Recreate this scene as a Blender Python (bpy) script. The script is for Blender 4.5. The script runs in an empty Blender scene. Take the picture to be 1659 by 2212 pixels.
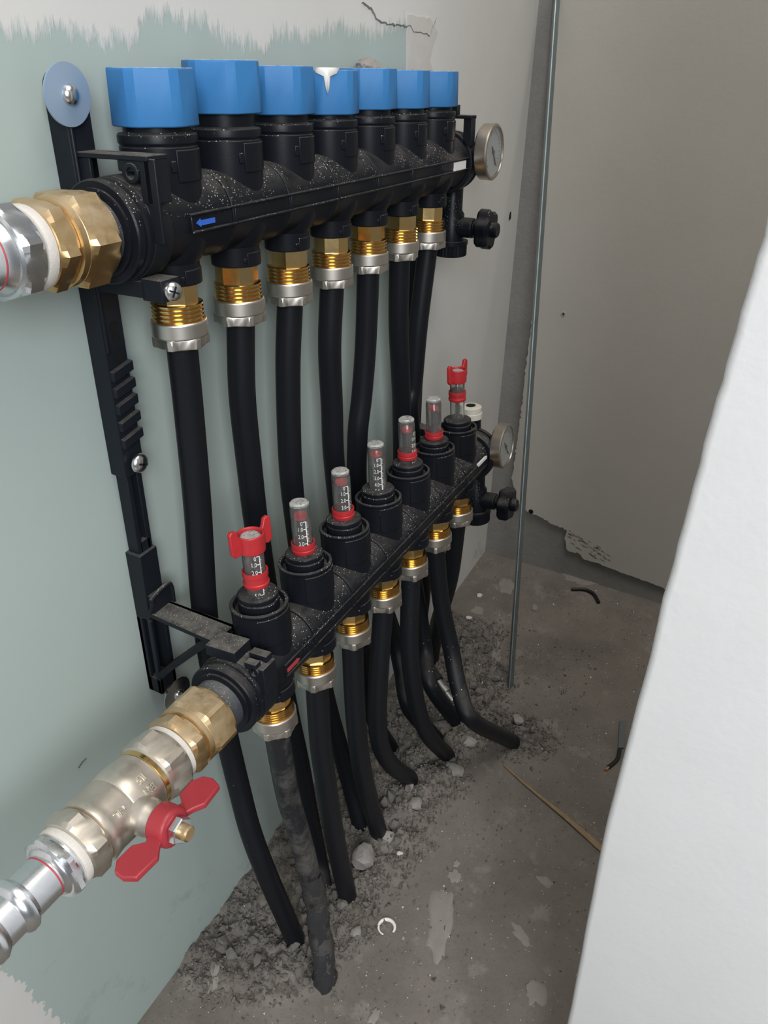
import bpy, bmesh, math, random
import numpy as np
from mathutils import Vector, Matrix, noise
random.seed(7); RNG = np.random.default_rng(7)
S = bpy.context.scene
COL = S.collection

# ------------------------------------------------------------------ camera
CP = Vector((-0.303594, -0.277066, 0.137802))
CR = Vector((0.471422, -0.881745, 0.016951)); CU = Vector((0.446661, 0.255291, 0.857508)); CF = Vector((0.760431, 0.396677, -0.514191))
FPX = 1742.916
cd = bpy.data.cameras.new('camera'); cam = bpy.data.objects.new('camera', cd); COL.objects.link(cam)
cd.sensor_fit = 'HORIZONTAL'; cd.sensor_width = 36; cd.lens = 36 * FPX / 1659; cd.clip_start = 0.01
cam.matrix_world = Matrix(((CR.x, CU.x, -CF.x, CP.x), (CR.y, CU.y, -CF.y, CP.y), (CR.z, CU.z, -CF.z, CP.z), (0, 0, 0, 1)))
S.camera = cam

def hit(px, ax, val):
    """world point seen at photo pixel px on the plane axis ax = val"""
    d = CF + ((px[0] - 829.5) * CR - (px[1] - 1106) * CU) / FPX
    return CP + d * ((val - CP[ax]) / d[ax])

# ------------------------------------------------------------------ light
S.view_settings.view_transform = 'Standard'; S.view_settings.look = 'None'
S.view_settings.gamma = 1; S.view_settings.use_curve_mapping = False
S.view_settings.exposure = 0.0
w = bpy.data.worlds.new('world'); S.world = w; w.use_nodes = True
w.node_tree.nodes['Background'].inputs[0].default_value = (0.80, 0.86, 0.92, 1)
w.node_tree.nodes['Background'].inputs[1].default_value = 0.16
def area(name, loc, target, size, power, color):
    l = bpy.data.lights.new(name, 'AREA'); l.shape = 'RECTANGLE'; l.size, l.size_y = size; l.energy = power; l.color = color
    o = bpy.data.objects.new(name, l); COL.objects.link(o); o.location = loc
    o.rotation_euler = (Vector(target) - Vector(loc)).to_track_quat('-Z', 'Y').to_euler()
    return o
area('window_light', (-0.95, -0.80, 0.50), (-0.05, 0.0, -0.15), (0.6, 0.7), 17.5, (0.97, 0.985, 1.0))
area('overhead_fill', (0.0, -0.55, 1.45), (0.38, -0.2, -0.3), (0.9, 0.9), 16.5, (1.0, 0.95, 0.87))  # unseen overhead fill, added to brighten the end wall and floor

# ------------------------------------------------------------------ helpers
WY = 0.030                                   # left wall plane
_a = hit((445, 2010), 1, WY); _b = hit((1045, 1195), 1, WY)
FB = (_b.z - _a.z) / (_b.x - _a.x); FA = _a.z - FB * _a.x
XB = _b.x                                    # back wall plane
def fz(x): return FA + FB * x
def fhit(px, dz=0.0):
    """point of the (slightly sloping) floor under a photo pixel"""
    p = hit(px, 2, FA)
    for _ in range(8): p = hit(px, 2, fz(p.x) + dz)
    return p

class MB:
    def __init__(s): s.v = []; s.f = []
    def add(s, v, f):
        n = len(s.v); s.v += [tuple(p) for p in v]; s.f += [tuple(i + n for i in q) for q in f]; return s
    def lathe(s, prof, n=32, M=None, a0=0.0, closed=False, jag=None):
        """prof [(r, z)] revolved about local z; M places it"""
        V = []; F = []; m = len(prof)
        for (r, z) in prof:
            for k in range(n):
                a = a0 + 2 * math.pi * k / n; V.append(Vector((r * math.cos(a), r * math.sin(a), z)))
        for j in range(m - 1 if not closed else m):
            j2 = (j + 1) % m
            for k in range(n):
                F.append((j * n + k, j * n + (k + 1) % n, j2 * n + (k + 1) % n, j2 * n + k))
        if not closed:
            F.append(tuple(range(n))[::-1]); F.append(tuple((m - 1) * n + k for k in range(n)))
        if M is not None: V = [M @ p for p in V]
        return s.add(V, F)
    def prism(s, pts, z0, z1, M=None, ch=0.0):
        """polygon pts (xy) extruded z0..z1, optional chamfer at both ends"""
        n = len(pts); c = Vector((sum(p[0] for p in pts) / n, sum(p[1] for p in pts) / n))
        R = max((Vector(p) - c).length for p in pts)
        def ring(z, k): return [Vector((c.x + (p[0] - c.x) * k, c.y + (p[1] - c.y) * k, z)) for p in pts]
        rings = [ring(z0, 1), ring(z1, 1)] if ch == 0 else [ring(z0, 1 - ch / R), ring(z0 + ch, 1), ring(z1 - ch, 1), ring(z1, 1 - ch / R)]
        V = [p for r in rings for p in r]; F = [tuple(range(n))[::-1]]
        for j in range(len(rings) - 1):
            for k in range(n): F.append((j * n + k, j * n + (k + 1) % n, (j + 1) * n + (k + 1) % n, (j + 1) * n + k))
        F.append(tuple((len(rings) - 1) * n + k for k in range(n)))
        if M is not None: V = [M @ p for p in V]
        return s.add(V, F)
    def box(s, a, b, M=None):
        return s.prism([(a[0], a[1]), (b[0], a[1]), (b[0], b[1]), (a[0], b[1])], a[2], b[2], M)
    def tube(s, pts, r, n=16, cap=True, rf=None):
        pts = [Vector(p) for p in pts]; m = len(pts); V = []; F = []
        T = [(pts[min(i + 1, m - 1)] - pts[max(i - 1, 0)]).normalized() for i in range(m)]
        u = T[0].orthogonal().normalized()
        for i in range(m):
            u = (u - T[i] * u.dot(T[i])).normalized(); v = T[i].cross(u)
            rr = rf(i / (m - 1)) if rf else r
            for k in range(n):
                a = 2 * math.pi * k / n; V.append(pts[i] + (u * math.cos(a) + v * math.sin(a)) * rr)
        for i in range(m - 1):
            for k in range(n): F.append((i * n + k, i * n + (k + 1) % n, (i + 1) * n + (k + 1) % n, (i + 1) * n + k))
        if cap: F.append(tuple(range(n))[::-1]); F.append(tuple((m - 1) * n + k for k in range(n)))
        return s.add(V, F)
    def shell(s, r0, r1, z0, z1, a0, a1, n=20, M=None):
        V = []; F = []
        for k in range(n + 1):
            a = math.radians(a0 + (a1 - a0) * k / n); c, d = math.cos(a), math.sin(a)
            V += [Vector((r0 * c, r0 * d, z0)), Vector((r1 * c, r1 * d, z0)), Vector((r1 * c, r1 * d, z1)), Vector((r0 * c, r0 * d, z1))]
        for k in range(n):
            for q in range(4): F.append((4 * k + q, 4 * k + (q + 1) % 4, 4 * k + 4 + (q + 1) % 4, 4 * k + 4 + q))
        F.append((0, 1, 2, 3)); F.append((4 * n + 3, 4 * n + 2, 4 * n + 1, 4 * n))
        if M is not None: V = [M @ p for p in V]
        return s.add(V, F)
    def mesh(s, name, mat, smooth=35):
        me = bpy.data.meshes.new(name); me.from_pydata(s.v, [], s.f)
        bm = bmesh.new(); bm.from_mesh(me); bmesh.ops.recalc_face_normals(bm, faces=bm.faces); bm.to_mesh(me); bm.free()
        me.materials.append(mat)
        if smooth:
            me.polygons.foreach_set('use_smooth', [True] * len(me.polygons)); me.set_sharp_from_angle(angle=math.radians(smooth))
        return me
    def build(s, name, mat, parent=None, smooth=35, loc=None, bevel=0, label=None):
        o = bpy.data.objects.new(name, s.mesh(name, mat, smooth)); link(o, parent, loc)
        if bevel: bev(o, bevel)
        if label: o['label'] = label
        return o
def link(o, parent=None, loc=None):
    COL.objects.link(o)
    if parent: o.parent = parent
    if loc is not None: o.location = loc
    return o
def bev(o, wd, seg=2):
    m = o.modifiers.new('bevel', 'BEVEL'); m.width = wd; m.segments = seg; m.limit_method = 'ANGLE'; m.angle_limit = math.radians(40)
def copy(o, parent, loc=None, label=None):
    c = o.copy(); COL.objects.link(c); c.parent = parent
    if loc is not None: c.location = loc
    if label: c['label'] = label
    elif 'label' in c: del c['label']
    return c
def tag(o, label, cat, group=None, kind=None):
    o['label'] = label; o['category'] = cat
    if group: o['group'] = group
    if kind: o['kind'] = kind
    return o
def empty(name, label, cat, M=None, group=None):
    o = bpy.data.objects.new(name, None); COL.objects.link(o); o.empty_display_size = 0.01
    if M is not None: o.matrix_world = M
    return tag(o, label, cat, group)
def ngon(n, R, a0=0.0): return [(R * math.cos(a0 + 2 * math.pi * k / n), R * math.sin(a0 + 2 * math.pi * k / n)) for k in range(n)]
def axm(origin, z, x=None):
    """matrix whose local z points along z, at origin"""
    z = Vector(z).normalized(); x = Vector(x) if x else z.orthogonal(); x = (x - z * x.dot(z)).normalized(); y = z.cross(x)
    return Matrix(((x.x, y.x, z.x, origin[0]), (x.y, y.y, z.y, origin[1]), (x.z, y.z, z.z, origin[2]), (0, 0, 0, 1)))
def bez(pts, n=8):
    """Catmull-Rom through pts"""
    P = [Vector(p) for p in pts]; P = [P[0] * 2 - P[1]] + P + [P[-1] * 2 - P[-2]]; out = []
    for i in range(1, len(P) - 2):
        for k in range(n):
            t = k / n; a, b, c, d = P[i - 1:i + 3]
            out.append(0.5 * ((2 * b) + (c - a) * t + (2 * a - 5 * b + 4 * c - d) * t * t + (3 * b - a - 3 * c + d) * t ** 3))
    out.append(P[-2]); return out

# ------------------------------------------------------------------ materials
class NT:
    def __init__(s, name):
        m = bpy.data.materials.new(name); m.use_nodes = True; s.m = m; s.t = m.node_tree; s.b = s.t.nodes['Principled BSDF']; s.pos = None
    def n(s, typ, **k):
        nd = s.t.nodes.new(typ)
        for a, v in k.items():
            if a.startswith('i_'): nd.inputs[a[2:].replace('_', ' ')].default_value = v
            else: setattr(nd, a, v)
        return nd
    def l(s, a, b): s.t.links.new(a, b)
    def P(s):
        if not s.pos: s.pos = s.n('ShaderNodeNewGeometry')
        return s.pos.outputs['Position']
    def noise(s, scale, detail=4, rough=0.55, dist=0.0, stretch=None):
        t = s.n('ShaderNodeTexNoise'); t.inputs['Scale'].default_value = scale; t.inputs['Detail'].default_value = detail
        t.inputs['Roughness'].default_value = rough; t.inputs['Distortion'].default_value = dist
        src = s.P()
        if stretch:
            v = s.n('ShaderNodeVectorMath', operation='MULTIPLY'); s.l(src, v.inputs[0]); v.inputs[1].default_value = stretch; src = v.outputs[0]
        s.l(src, t.inputs['Vector']); return t.outputs[0]
    def ramp(s, fac, stops):
        r = s.n('ShaderNodeValToRGB'); e = r.color_ramp.elements
        while len(e) < len(stops): e.new(0.5)
        for q, (p, c) in zip(e, stops): q.position = p; q.color = (c, c, c, 1) if isinstance(c, (int, float)) else (*c, 1)
        s.l(fac, r.inputs[0]); return r.outputs[0]
    def mix(s, fac, a, b):
        m = s.n('ShaderNodeMix', data_type='RGBA')
        for sock, v in ((m.inputs[0], fac), (m.inputs[6], a), (m.inputs[7], b)):
            if hasattr(v, 'links'): s.l(v, sock)
            elif isinstance(v, (int, float)): sock.default_value = v
            else: sock.default_value = (*v, 1)
        return m.outputs[2]
    def math(s, op, a, b=None, clamp=False):
        m = s.n('ShaderNodeMath', operation=op, use_clamp=clamp)
        for i, v in enumerate((a, b)):
            if v is None: continue
            if hasattr(v, 'links'): s.l(v, m.inputs[i])
            else: m.inputs[i].default_value = v
        return m.outputs[0]
    def set(s, **k):
        for a, v in k.items():
            sock = s.b.inputs[a.replace('_', ' ')]
            if hasattr(v, 'links'): s.l(v, sock)
            else: sock.default_value = (*v, 1) if isinstance(v, tuple) else v
        return s
    def bump(s, h, strength=0.3, dist=0.001):
        b = s.n('ShaderNodeBump'); b.inputs['Strength'].default_value = strength; b.inputs['Distance'].default_value = dist
        s.l(h, b.inputs['Height']); s.l(b.outputs[0], s.b.inputs['Normal']); return s
    def xyz(s):
        x = s.n('ShaderNodeSeparateXYZ'); s.l(s.P(), x.inputs[0]); return x.outputs
    def specks(s, scale, thr, dens=0.5):
        v = s.n('ShaderNodeTexVoronoi'); v.inputs['Scale'].default_value = scale; s.l(s.P(), v.inputs['Vector'])
        d = s.math('LESS_THAN', v.outputs['Distance'], thr)
        c = s.n('ShaderNodeSeparateColor'); s.l(v.outputs['Color'], c.inputs[0])
        return s.math('MULTIPLY', d, s.math('LESS_THAN', c.outputs[0], dens))
    def up(s, lo, hi):
        """settled dust: 1 where the surface faces up"""
        s.P(); x = s.n('ShaderNodeSeparateXYZ'); s.l(s.pos.outputs['Normal'], x.inputs[0])
        r = s.n('ShaderNodeMapRange'); r.inputs['From Min'].default_value = lo; r.inputs['From Max'].default_value = hi; s.l(x.outputs[2], r.inputs[0]); return r.outputs[0]

def plastic(name, col, rough, dust, dustcol, speck=0.0, sc=900, spec=0.35):
    t = NT(name); d = t.math('MULTIPLY', t.up(0.35, 0.95), t.ramp(t.noise(140, 5, 0.7), [(0.3, 0.25), (0.65, 1.0)]))
    d = t.math('MULTIPLY', d, dust)
    base = t.mix(d, col, dustcol)
    r = t.math('ADD', t.math('MULTIPLY', d, 0.5), rough, True)
    if speck:
        q = t.math('MULTIPLY', t.specks(sc, 0.20, speck), t.up(0.10, 0.65))
        zone = t.ramp(t.noise(34, 3), [(0.43, 0.0), (0.52, 1.0)]); q = t.math('MULTIPLY', q, zone)
        base = t.mix(t.math('MULTIPLY', q, 0.9), base, (0.66, 0.64, 0.61))
    t.set(Base_Color=base, Roughness=r); t.b.inputs['Specular IOR Level'].default_value = spec
    t.bump(t.noise(900, 3), 0.08, 0.0003); return t.m
def metal(name, col, rough, stain=None, ns=120, amt=0.5, metallic=1.0, dust=0.0):
    t = NT(name); n = t.noise(ns, 5, 0.65)
    base = t.mix(t.math('MULTIPLY', t.ramp(n, [(0.4, 0.0), (0.7, 1.0)]), amt), col, stain or tuple(c * 0.6 for c in col))
    mt = metallic
    if dust:
        d = t.math('MULTIPLY', t.math('MULTIPLY', t.up(-0.1, 0.7), t.ramp(t.noise(90, 5, 0.7), [(0.35, 0.3), (0.65, 1.0)])), dust)
        base = t.mix(d, base, (0.33, 0.29, 0.235)); mt = t.math('SUBTRACT', metallic, t.math('MULTIPLY', d, 0.9), True)
        rr = t.math('ADD', t.math('MULTIPLY', d, 0.35), rough, True)
    else: rr = t.math('ADD', t.math('MULTIPLY', n, 0.18), rough - 0.06)
    t.set(Base_Color=base, Roughness=rr, Metallic=mt).bump(t.noise(1500, 2), 0.05, 0.0002); return t.m

M = {}
DUST = (0.13, 0.122, 0.112)
M['black'] = plastic('black_plastic', (0.0075, 0.0088, 0.0125), 0.36, 0.45, (0.13, 0.122, 0.112), 0.7, 720, 0.16)
M['black_arm'] = plastic('dusty_black_plastic', (0.009, 0.011, 0.015), 0.45, 1.0, DUST, 0.3, 900, 0.2)
M['strip'] = plastic('rail_plastic', (0.009, 0.0115, 0.016), 0.42, 0.6, DUST, 0.1, 900, 0.22)
M['hollow'] = plastic('hollow_black', (0.003, 0.003, 0.004), 0.8, 0.0, DUST)
M['pipe'] = plastic('pipe_rubber', (0.008, 0.009, 0.012), 0.42, 0.5, (0.08, 0.076, 0.07), 0.04, 420, 0.22)
M['stub'] = plastic('grey_coated_stub', (0.045, 0.05, 0.058), 0.5, 0.7, (0.17, 0.165, 0.16), 0.5, 900)
t = NT('muddy_pipe'); n = t.noise(55, 6, 0.7); z = t.xyz()[2]
k = t.n('ShaderNodeMapRange'); k.inputs['From Min'].default_value = -0.24; k.inputs['From Max'].default_value = -0.50; t.l(z, k.inputs[0])
mud = t.math('MULTIPLY', t.ramp(t.math('ADD', n, t.math('MULTIPLY', k.outputs[0], 0.22)), [(0.54, 0.0), (0.74, 1.0)]), 0.8)
t.set(Base_Color=t.mix(mud, (0.010, 0.0115, 0.015), (0.085, 0.080, 0.074)), Roughness=t.math('ADD', t.math('MULTIPLY', mud, 0.4), 0.42)).bump(n, 0.5, 0.0012); M['mudpipe'] = t.m
t = NT('blue_plastic'); n = t.noise(60, 3)
d = t.math('MULTIPLY', t.up(0.35, 0.85), t.ramp(t.noise(350, 5, 0.75), [(0.36, 0.0), (0.58, 0.8)]))
t.set(Base_Color=t.mix(d, t.mix(n, (0.034, 0.165, 0.40), (0.044, 0.195, 0.455)), (0.42, 0.43, 0.44)), Roughness=t.math('ADD', t.math('MULTIPLY', d, 0.4), 0.5)); t.b.inputs['Specular IOR Level'].default_value = 0.3
t.bump(t.noise(800, 3), 0.1, 0.0003); M['blue'] = t.m
M['brass'] = metal('bright_brass', (0.83, 0.60, 0.28), 0.17, (0.60, 0.38, 0.13), 90, 0.3)
M['brass_dull'] = metal('dusty_brass', (0.62, 0.43, 0.20), 0.30, (0.42, 0.27, 0.11), 70, 0.5, dust=0.75)
M['nickel'] = metal('satin_nickel', (0.66, 0.63, 0.58), 0.36, (0.52, 0.49, 0.44), 60, 0.4)
M['nickel_valve'] = metal('worn_nickel', (0.66, 0.61, 0.54), 0.33, (0.48, 0.42, 0.34), 60, 0.5, dust=0.35)
M['zinc'] = metal('zinc_plate', (0.76, 0.78, 0.80), 0.24, (0.55, 0.57, 0.60), 60, 0.5)
M['steel'] = metal('bright_steel', (0.70, 0.71, 0.72), 0.22, (0.5, 0.5, 0.52), 100, 0.3)
M['galv'] = metal('galvanised_strip', (0.36, 0.42, 0.44), 0.42, (0.24, 0.29, 0.31), 40, 0.6)
M['blue_metal'] = metal('blue_passivated_washer', (0.27, 0.36, 0.48), 0.42, (0.24, 0.32, 0.44), 50, 0.4, 0.25)
M['case'] = metal('thermometer_case', (0.56, 0.50, 0.43), 0.34, (0.40, 0.35, 0.28), 60, 0.5)
def simple(name, col, rough, nz=0.12, sc=200, bump=0.1):
    t = NT(name); n = t.noise(sc, 4); t.set(Base_Color=t.mix(n, tuple(c * (1 - nz) for c in col), tuple(min(1, c * (1 + nz)) for c in col)), Roughness=rough).bump(n, bump, 0.0005); return t.m
M['red'] = simple('red_plastic', (0.43, 0.024, 0.030), 0.38)
M['red_ball'] = simple('red_coated_handle', (0.33, 0.028, 0.038), 0.42, 0.1, 150)
M['white_print'] = simple('white_print', (0.75, 0.75, 0.73), 0.5)
M['blue_print'] = simple('blue_print', (0.03, 0.12, 0.55), 0.5)
M['red_print'] = simple('red_print', (0.36, 0.04, 0.05), 0.5)
M['tape'] = simple('sealing_tape', (0.58, 0.55, 0.51), 0.6, 0.1, 700, 0.3)
M['cream'] = simple('cream_plastic', (0.58, 0.56, 0.49), 0.5)
M['wrap'] = plastic('dusty_film', (0.030, 0.032, 0.036), 0.28, 0.8, (0.11, 0.105, 0.10), 0.3, 500, 0.5)
M['cable'] = simple('black_cable', (0.008, 0.009, 0.011), 0.5)
M['dial'] = simple('dial_paper', (0.74, 0.75, 0.76), 0.6, 0.03)
M['dark_print'] = simple('dark_print', (0.05, 0.05, 0.06), 0.5)
M['paint'] = simple('white_paint', (0.80, 0.79, 0.76), 0.4)
M['copper'] = simple('copper_core', (0.45, 0.18, 0.08), 0.4)
M['wood'] = simple('straw_wood', (0.25, 0.175, 0.105), 0.8, 0.35, 160)
M['film'] = simple('grey_film', (0.10, 0.115, 0.12), 0.45)
M['chip'] = simple('white_plaster_chip', (0.55, 0.54, 0.50), 0.9)
M['lump'] = simple('pale_mortar', (0.25, 0.235, 0.22), 0.95, 0.3, 260, 0.8)
t = NT('clear_plastic'); dd = t.math('MAXIMUM', t.math('MULTIPLY', t.up(0.3, 0.8), t.ramp(t.noise(420, 4, 0.7), [(0.35, 0.10), (0.6, 0.55)])), t.math('MULTIPLY', t.ramp(t.noise(160, 4, 0.7), [(0.3, 0.3), (0.7, 1.0)]), 0.06))
t.set(Base_Color=t.mix(dd, (0.93, 0.95, 0.94), (0.45, 0.43, 0.40)), Roughness=t.math('ADD', t.math('MULTIPLY', dd, 0.7), 0.07), IOR=1.42, Transmission_Weight=t.math('SUBTRACT', 1.0, dd, True)); M['clear'] = t.m
t = NT('gauge_glass'); t.set(Base_Color=(0.9, 0.92, 0.93), Roughness=0.05, IOR=1.35, Transmission_Weight=1.0); M['glass'] = t.m
M['spring'] = metal('spring_wire', (0.20, 0.20, 0.20), 0.4)

# walls
def curve_node(t, fac, pts, x0, x1, y0, y1):
    """piecewise curve y(x) given in metres"""
    mr = t.n('ShaderNodeMapRange'); mr.inputs['From Min'].default_value = x0; mr.inputs['From Max'].default_value = x1; t.l(fac, mr.inputs[0])
    c = t.n('ShaderNodeFloatCurve'); cv = c.mapping.curves[0]
    pts = sorted(((min(1, max(0, (a - x0) / (x1 - x0))), min(1, max(0, (b - y0) / (y1 - y0)))) for a, b in pts))
    while len(cv.points) < len(pts): cv.points.new(0.5, 0.5)
    for q, p in zip(cv.points, pts): q.location = p; q.handle_type = 'AUTO'
    c.mapping.update(); t.l(mr.outputs[0], c.inputs['Value'])
    o = t.n('ShaderNodeMapRange'); o.inputs['To Min'].default_value = y0; o.inputs['To Max'].default_value = y1; t.l(c.outputs[0], o.inputs[0]); return o.outputs[0]
def wl(px): p = hit(px, 1, WY); return (p.x, p.z)
t = NT('moisture_board_wall'); X, Y, Z = t.xyz()
GREEN = t.mix(t.noise(9, 4), (0.350, 0.420, 0.402), (0.390, 0.458, 0.438))
PLAST = t.mix(t.noise(14, 4), (0.56, 0.555, 0.54), (0.64, 0.635, 0.62))
line = curve_node(t, X, [wl(q) for q in ((-120, 45), (0, 62), (150, 74), (280, 88), (312, 30), (360, 45), (420, 50), (540, 95), (600, 78), (700, 66), (800, 70), (850, 55), (877, 60))], -0.2, 0.40, 0.05, 0.2)
str1 = t.noise(150, 5, 0.6, 0.4, (1, 1, 0.18)); str2 = t.noise(28, 4, 0.6, 0.2, (1, 1, 0.35))
edge = t.math('ADD', t.math('SUBTRACT', Z, line), t.math('ADD', t.math('MULTIPLY', t.math('SUBTRACT', str1, 0.5), 0.022), t.math('MULTIPLY', t.math('SUBTRACT', str2, 0.5), 0.02)))
top = t.n('ShaderNodeMapRange'); top.inputs['From Min'].default_value = -0.0030; top.inputs['From Max'].default_value = 0.0038; t.l(t.math('ADD', edge, t.math('MULTIPLY', t.math('SUBTRACT', t.noise(420, 3, 0.6, 0.0, (1, 1, 0.3)), 0.5), 0.014)), top.inputs[0])
# seam to the plastered part of the wall
sx = wl((877, 150))[0]
seam = t.math('GREATER_THAN', t.math('ADD', X, t.math('MULTIPLY', t.math('SUBTRACT', t.noise(60, 3), 0.5), 0.004)), sx)
# plaster spread low at the near end
n3 = t.noise(110, 5, 0.65)
low = t.math('ADD', t.math('ADD', t.math('MULTIPLY', X, 1.0), t.math('MULTIPLY', Z, 0.22)), t.math('MULTIPLY', t.math('SUBTRACT', n3, 0.5), 0.018))
pl = wl((70, 2150)); lowm = t.math('LESS_THAN', low, pl[0] + 0.22 * pl[1])
mask = t.math('MAXIMUM', top.outputs[0], t.math('MAXIMUM', seam, lowm))
# dirt smudges and the pencil line
dirt = t.ramp(t.math('ADD', t.noise(24, 5, 0.7), t.math('MULTIPLY', Z, -0.35)), [(0.74, 0.0), (0.92, 0.35)])
base = t.mix(mask, GREEN, PLAST)
grey = curve_node(t, Z, [(-0.6, 0.50), (0.30, 0.50)], -0.6, 0.3, 0, 1)
base = t.mix(t.math('MULTIPLY', dirt, t.math('LESS_THAN', Z, -0.36)), base, (0.10, 0.095, 0.088))
t.set(Base_Color=base, Roughness=0.85); t.b.inputs['Specular IOR Level'].default_value = 0.2
t.bump(t.math('ADD', t.math('MULTIPLY', mask, 1.0), t.math('MULTIPLY', t.noise(300, 4), 0.12)), 0.4, 0.0006); M['wall_left'] = t.m
def rough_plaster(name, a, b, sc=16):
    t = NT(name); n = t.noise(sc, 5, 0.6); t.set(Base_Color=t.mix(n, a, b), Roughness=0.88); t.b.inputs['Specular IOR Level'].default_value = 0.2
    t.bump(t.math('ADD', t.noise(220, 5, 0.6), t.math('MULTIPLY', n, 1.5)), 0.22, 0.0008); return t.m
M['plaster'] = rough_plaster('grey_plaster', (0.47, 0.455, 0.42), (0.52, 0.505, 0.47))
M['board'] = rough_plaster('white_board', (0.66, 0.66, 0.665), (0.71, 0.71, 0.715), 30)
M['patch'] = rough_plaster('fresh_filler', (0.48, 0.46, 0.44), (0.60, 0.585, 0.565), 60)
t = NT('bare_concrete'); n = t.noise(22, 6, 0.65)
t.set(Base_Color=t.mix(n, (0.19, 0.186, 0.18), (0.31, 0.30, 0.29)), Roughness=0.92).bump(t.math('ADD', t.noise(120, 6, 0.7), n), 0.6, 0.0015); M['concrete'] = t.m
t = NT('screed_floor'); n = t.noise(14, 8, 0.62); f2 = t.noise(260, 6, 0.75)
b = t.mix(t.ramp(n, [(0.35, 0.0), (0.65, 1.0)]), (0.142, 0.127, 0.112), (0.198, 0.179, 0.160))
b = t.mix(t.math('MULTIPLY', t.ramp(f2, [(0.30, 1.0), (0.45, 0.0)]), 0.35), b, (0.07, 0.062, 0.055))
b = t.mix(t.math('MULTIPLY', t.ramp(t.noise(30, 5, 0.65), [(0.58, 0.0), (0.66, 1.0)]), 0.32), b, (0.32, 0.30, 0.275))
b = t.mix(t.specks(420, 0.17, 0.07), b, (0.52, 0.50, 0.46))
t.set(Base_Color=b, Roughness=0.95); t.b.inputs['Specular IOR Level'].default_value = 0.15
t.bump(t.math('ADD', f2, t.math('MULTIPLY', n, 2)), 0.55, 0.0012); M['floor'] = t.m
t = NT('rubble'); n = t.noise(45, 5, 0.7); t.set(Base_Color=t.mix(n, (0.105, 0.097, 0.088), (0.190, 0.176, 0.160)), Roughness=0.97).bump(t.noise(500, 5, 0.7), 0.6, 0.001); M['rubble'] = t.m
t = NT('dried_splash'); n = t.noise(70, 5, 0.7); t.set(Base_Color=t.mix(n, (0.195, 0.178, 0.160), (0.275, 0.255, 0.232)), Roughness=0.95).bump(n, 0.4, 0.0008); M['splash'] = t.m

# ------------------------------------------------------------------ room
def structure(o, label): o['kind'] = 'structure'; o['label'] = label; return o
YR = -0.95; ZT = 0.62; XN = -1.2
# spine of the broken floor where the pipes come up
SP = [fhit(q) for q in ((490, 2050), (640, 2025), (740, 1945), (822, 1800), (885, 1690), (965, 1600), (1050, 1570), (1110, 1592))] 
SP2 = [fhit(q) for q in ((1050, 1570), (1035, 1490), (1010, 1420), (930, 1430))]
def segdist(x, y, L):
    best = 9
    for a, b in zip(L[:-1], L[1:]):
        dx, dy = b.x - a.x, b.y - a.y; q = max(0, min(1, ((x - a.x) * dx + (y - a.y) * dy) / (dx * dx + dy * dy)))
        best = min(best, math.hypot(x - a.x - q * dx, y - a.y - q * dy))
    return best
def rubble_amt(x, y):
    d = min(segdist(x, y, SP), segdist(x, y, SP2) + 0.004)
    if y > -0.06 and 0.0 < x < 0.45: d = min(d, 0.030)
    d += 0.018 * noise.noise(Vector((x * 25, y * 25, 1.3)))
    return max(0.0, min(1.0, (0.046 - d) / 0.028))
def floor_h(x, y):
    h = 0.0012 * noise.fractal(Vector((x * 9, y * 9, 0)), 0.9, 2.0, 4)
    a = rubble_amt(x, y)
    if a > 0: h += a * (0.004 + 0.0095 * noise.fractal(Vector((x * 60, y * 60, 4)), 0.7, 2.1, 4) + 0.004 * noise.noise(Vector((x * 200, y * 200, 7))))
    return h
def grid(xs, ys):
    mb = MB(); nx, ny = len(xs), len(ys)
    for x in xs:
        for y in ys: mb.v.append((x, y, fz(x) + floor_h(x, y)))
    for i in range(nx - 1):
        for j in range(ny - 1): mb.f.append((i * ny + j, (i + 1) * ny + j, (i + 1) * ny + j + 1, i * ny + j + 1))
    return mb
xs = list(np.arange(XN, -0.12, 0.04)) + list(np.arange(-0.12, 0.50, 0.0028)) + list(np.arange(0.50, XB + 0.02, 0.01))
ys = list(np.arange(YR, -0.17, 0.03)) + list(np.arange(-0.17, WY + 0.004, 0.0028))
fl = grid(xs, ys).build('floor', M['floor'], smooth=60); structure(fl, 'dusty grey-brown screed floor broken up where the pipes come through')
mb = MB(); mb.box((XN, WY, -0.75), (XB + 0.03, WY + 0.06, ZT)); wl_o = structure(mb.build('wall_left', M['wall_left'], smooth=0), 'green moisture-resistant board wall with white plaster scraped along its top')
mb = MB(); mb.box((XB + 0.005, YR, -0.75), (XB + 0.06, WY, ZT)); wb = structure(mb.build('wall_back', M['concrete'], smooth=0), 'bare concrete end wall with a coat of grey plaster')
# plaster coat on the end wall, ragged edges
def bk(px): p = hit(px, 0, XB); return Vector((p.y, p.z))
left = [bk(q) for q in ((1207, -60), (1203, 60), (1190, 200), (1172, 420), (1164, 520), (1155, 640), (1146, 720), (1136, 790), (1128, 870), (1116, 960), (1106, 1030), (1112, 1075), (1128, 1096))]
bot = [bk(q) for q in ((1142, 1107), (1158, 1112), (1195, 1133), (1224, 1144), (1221, 1165), (1226, 1190), (1252, 1196), (1262, 1208), (1290, 1217), (1330, 1233), (1380, 1250), (1437, 1272), (1500, 1300), (1700, 1390))]
left[0].y = ZT
def ragged(L, amp, step):
    out = []
    for a, b in zip(L[:-1], L[1:]):
        n = max(1, int((b - a).length / step))
        for k in range(n):
            p = a.lerp(b, k / n); out.append(p + Vector((noise.noise(Vector((p.x * 300, p.y * 300, 0))), noise.noise(Vector((p.x * 300, p.y * 300, 9))))) * amp)
    return out + [L[-1]]
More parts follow.
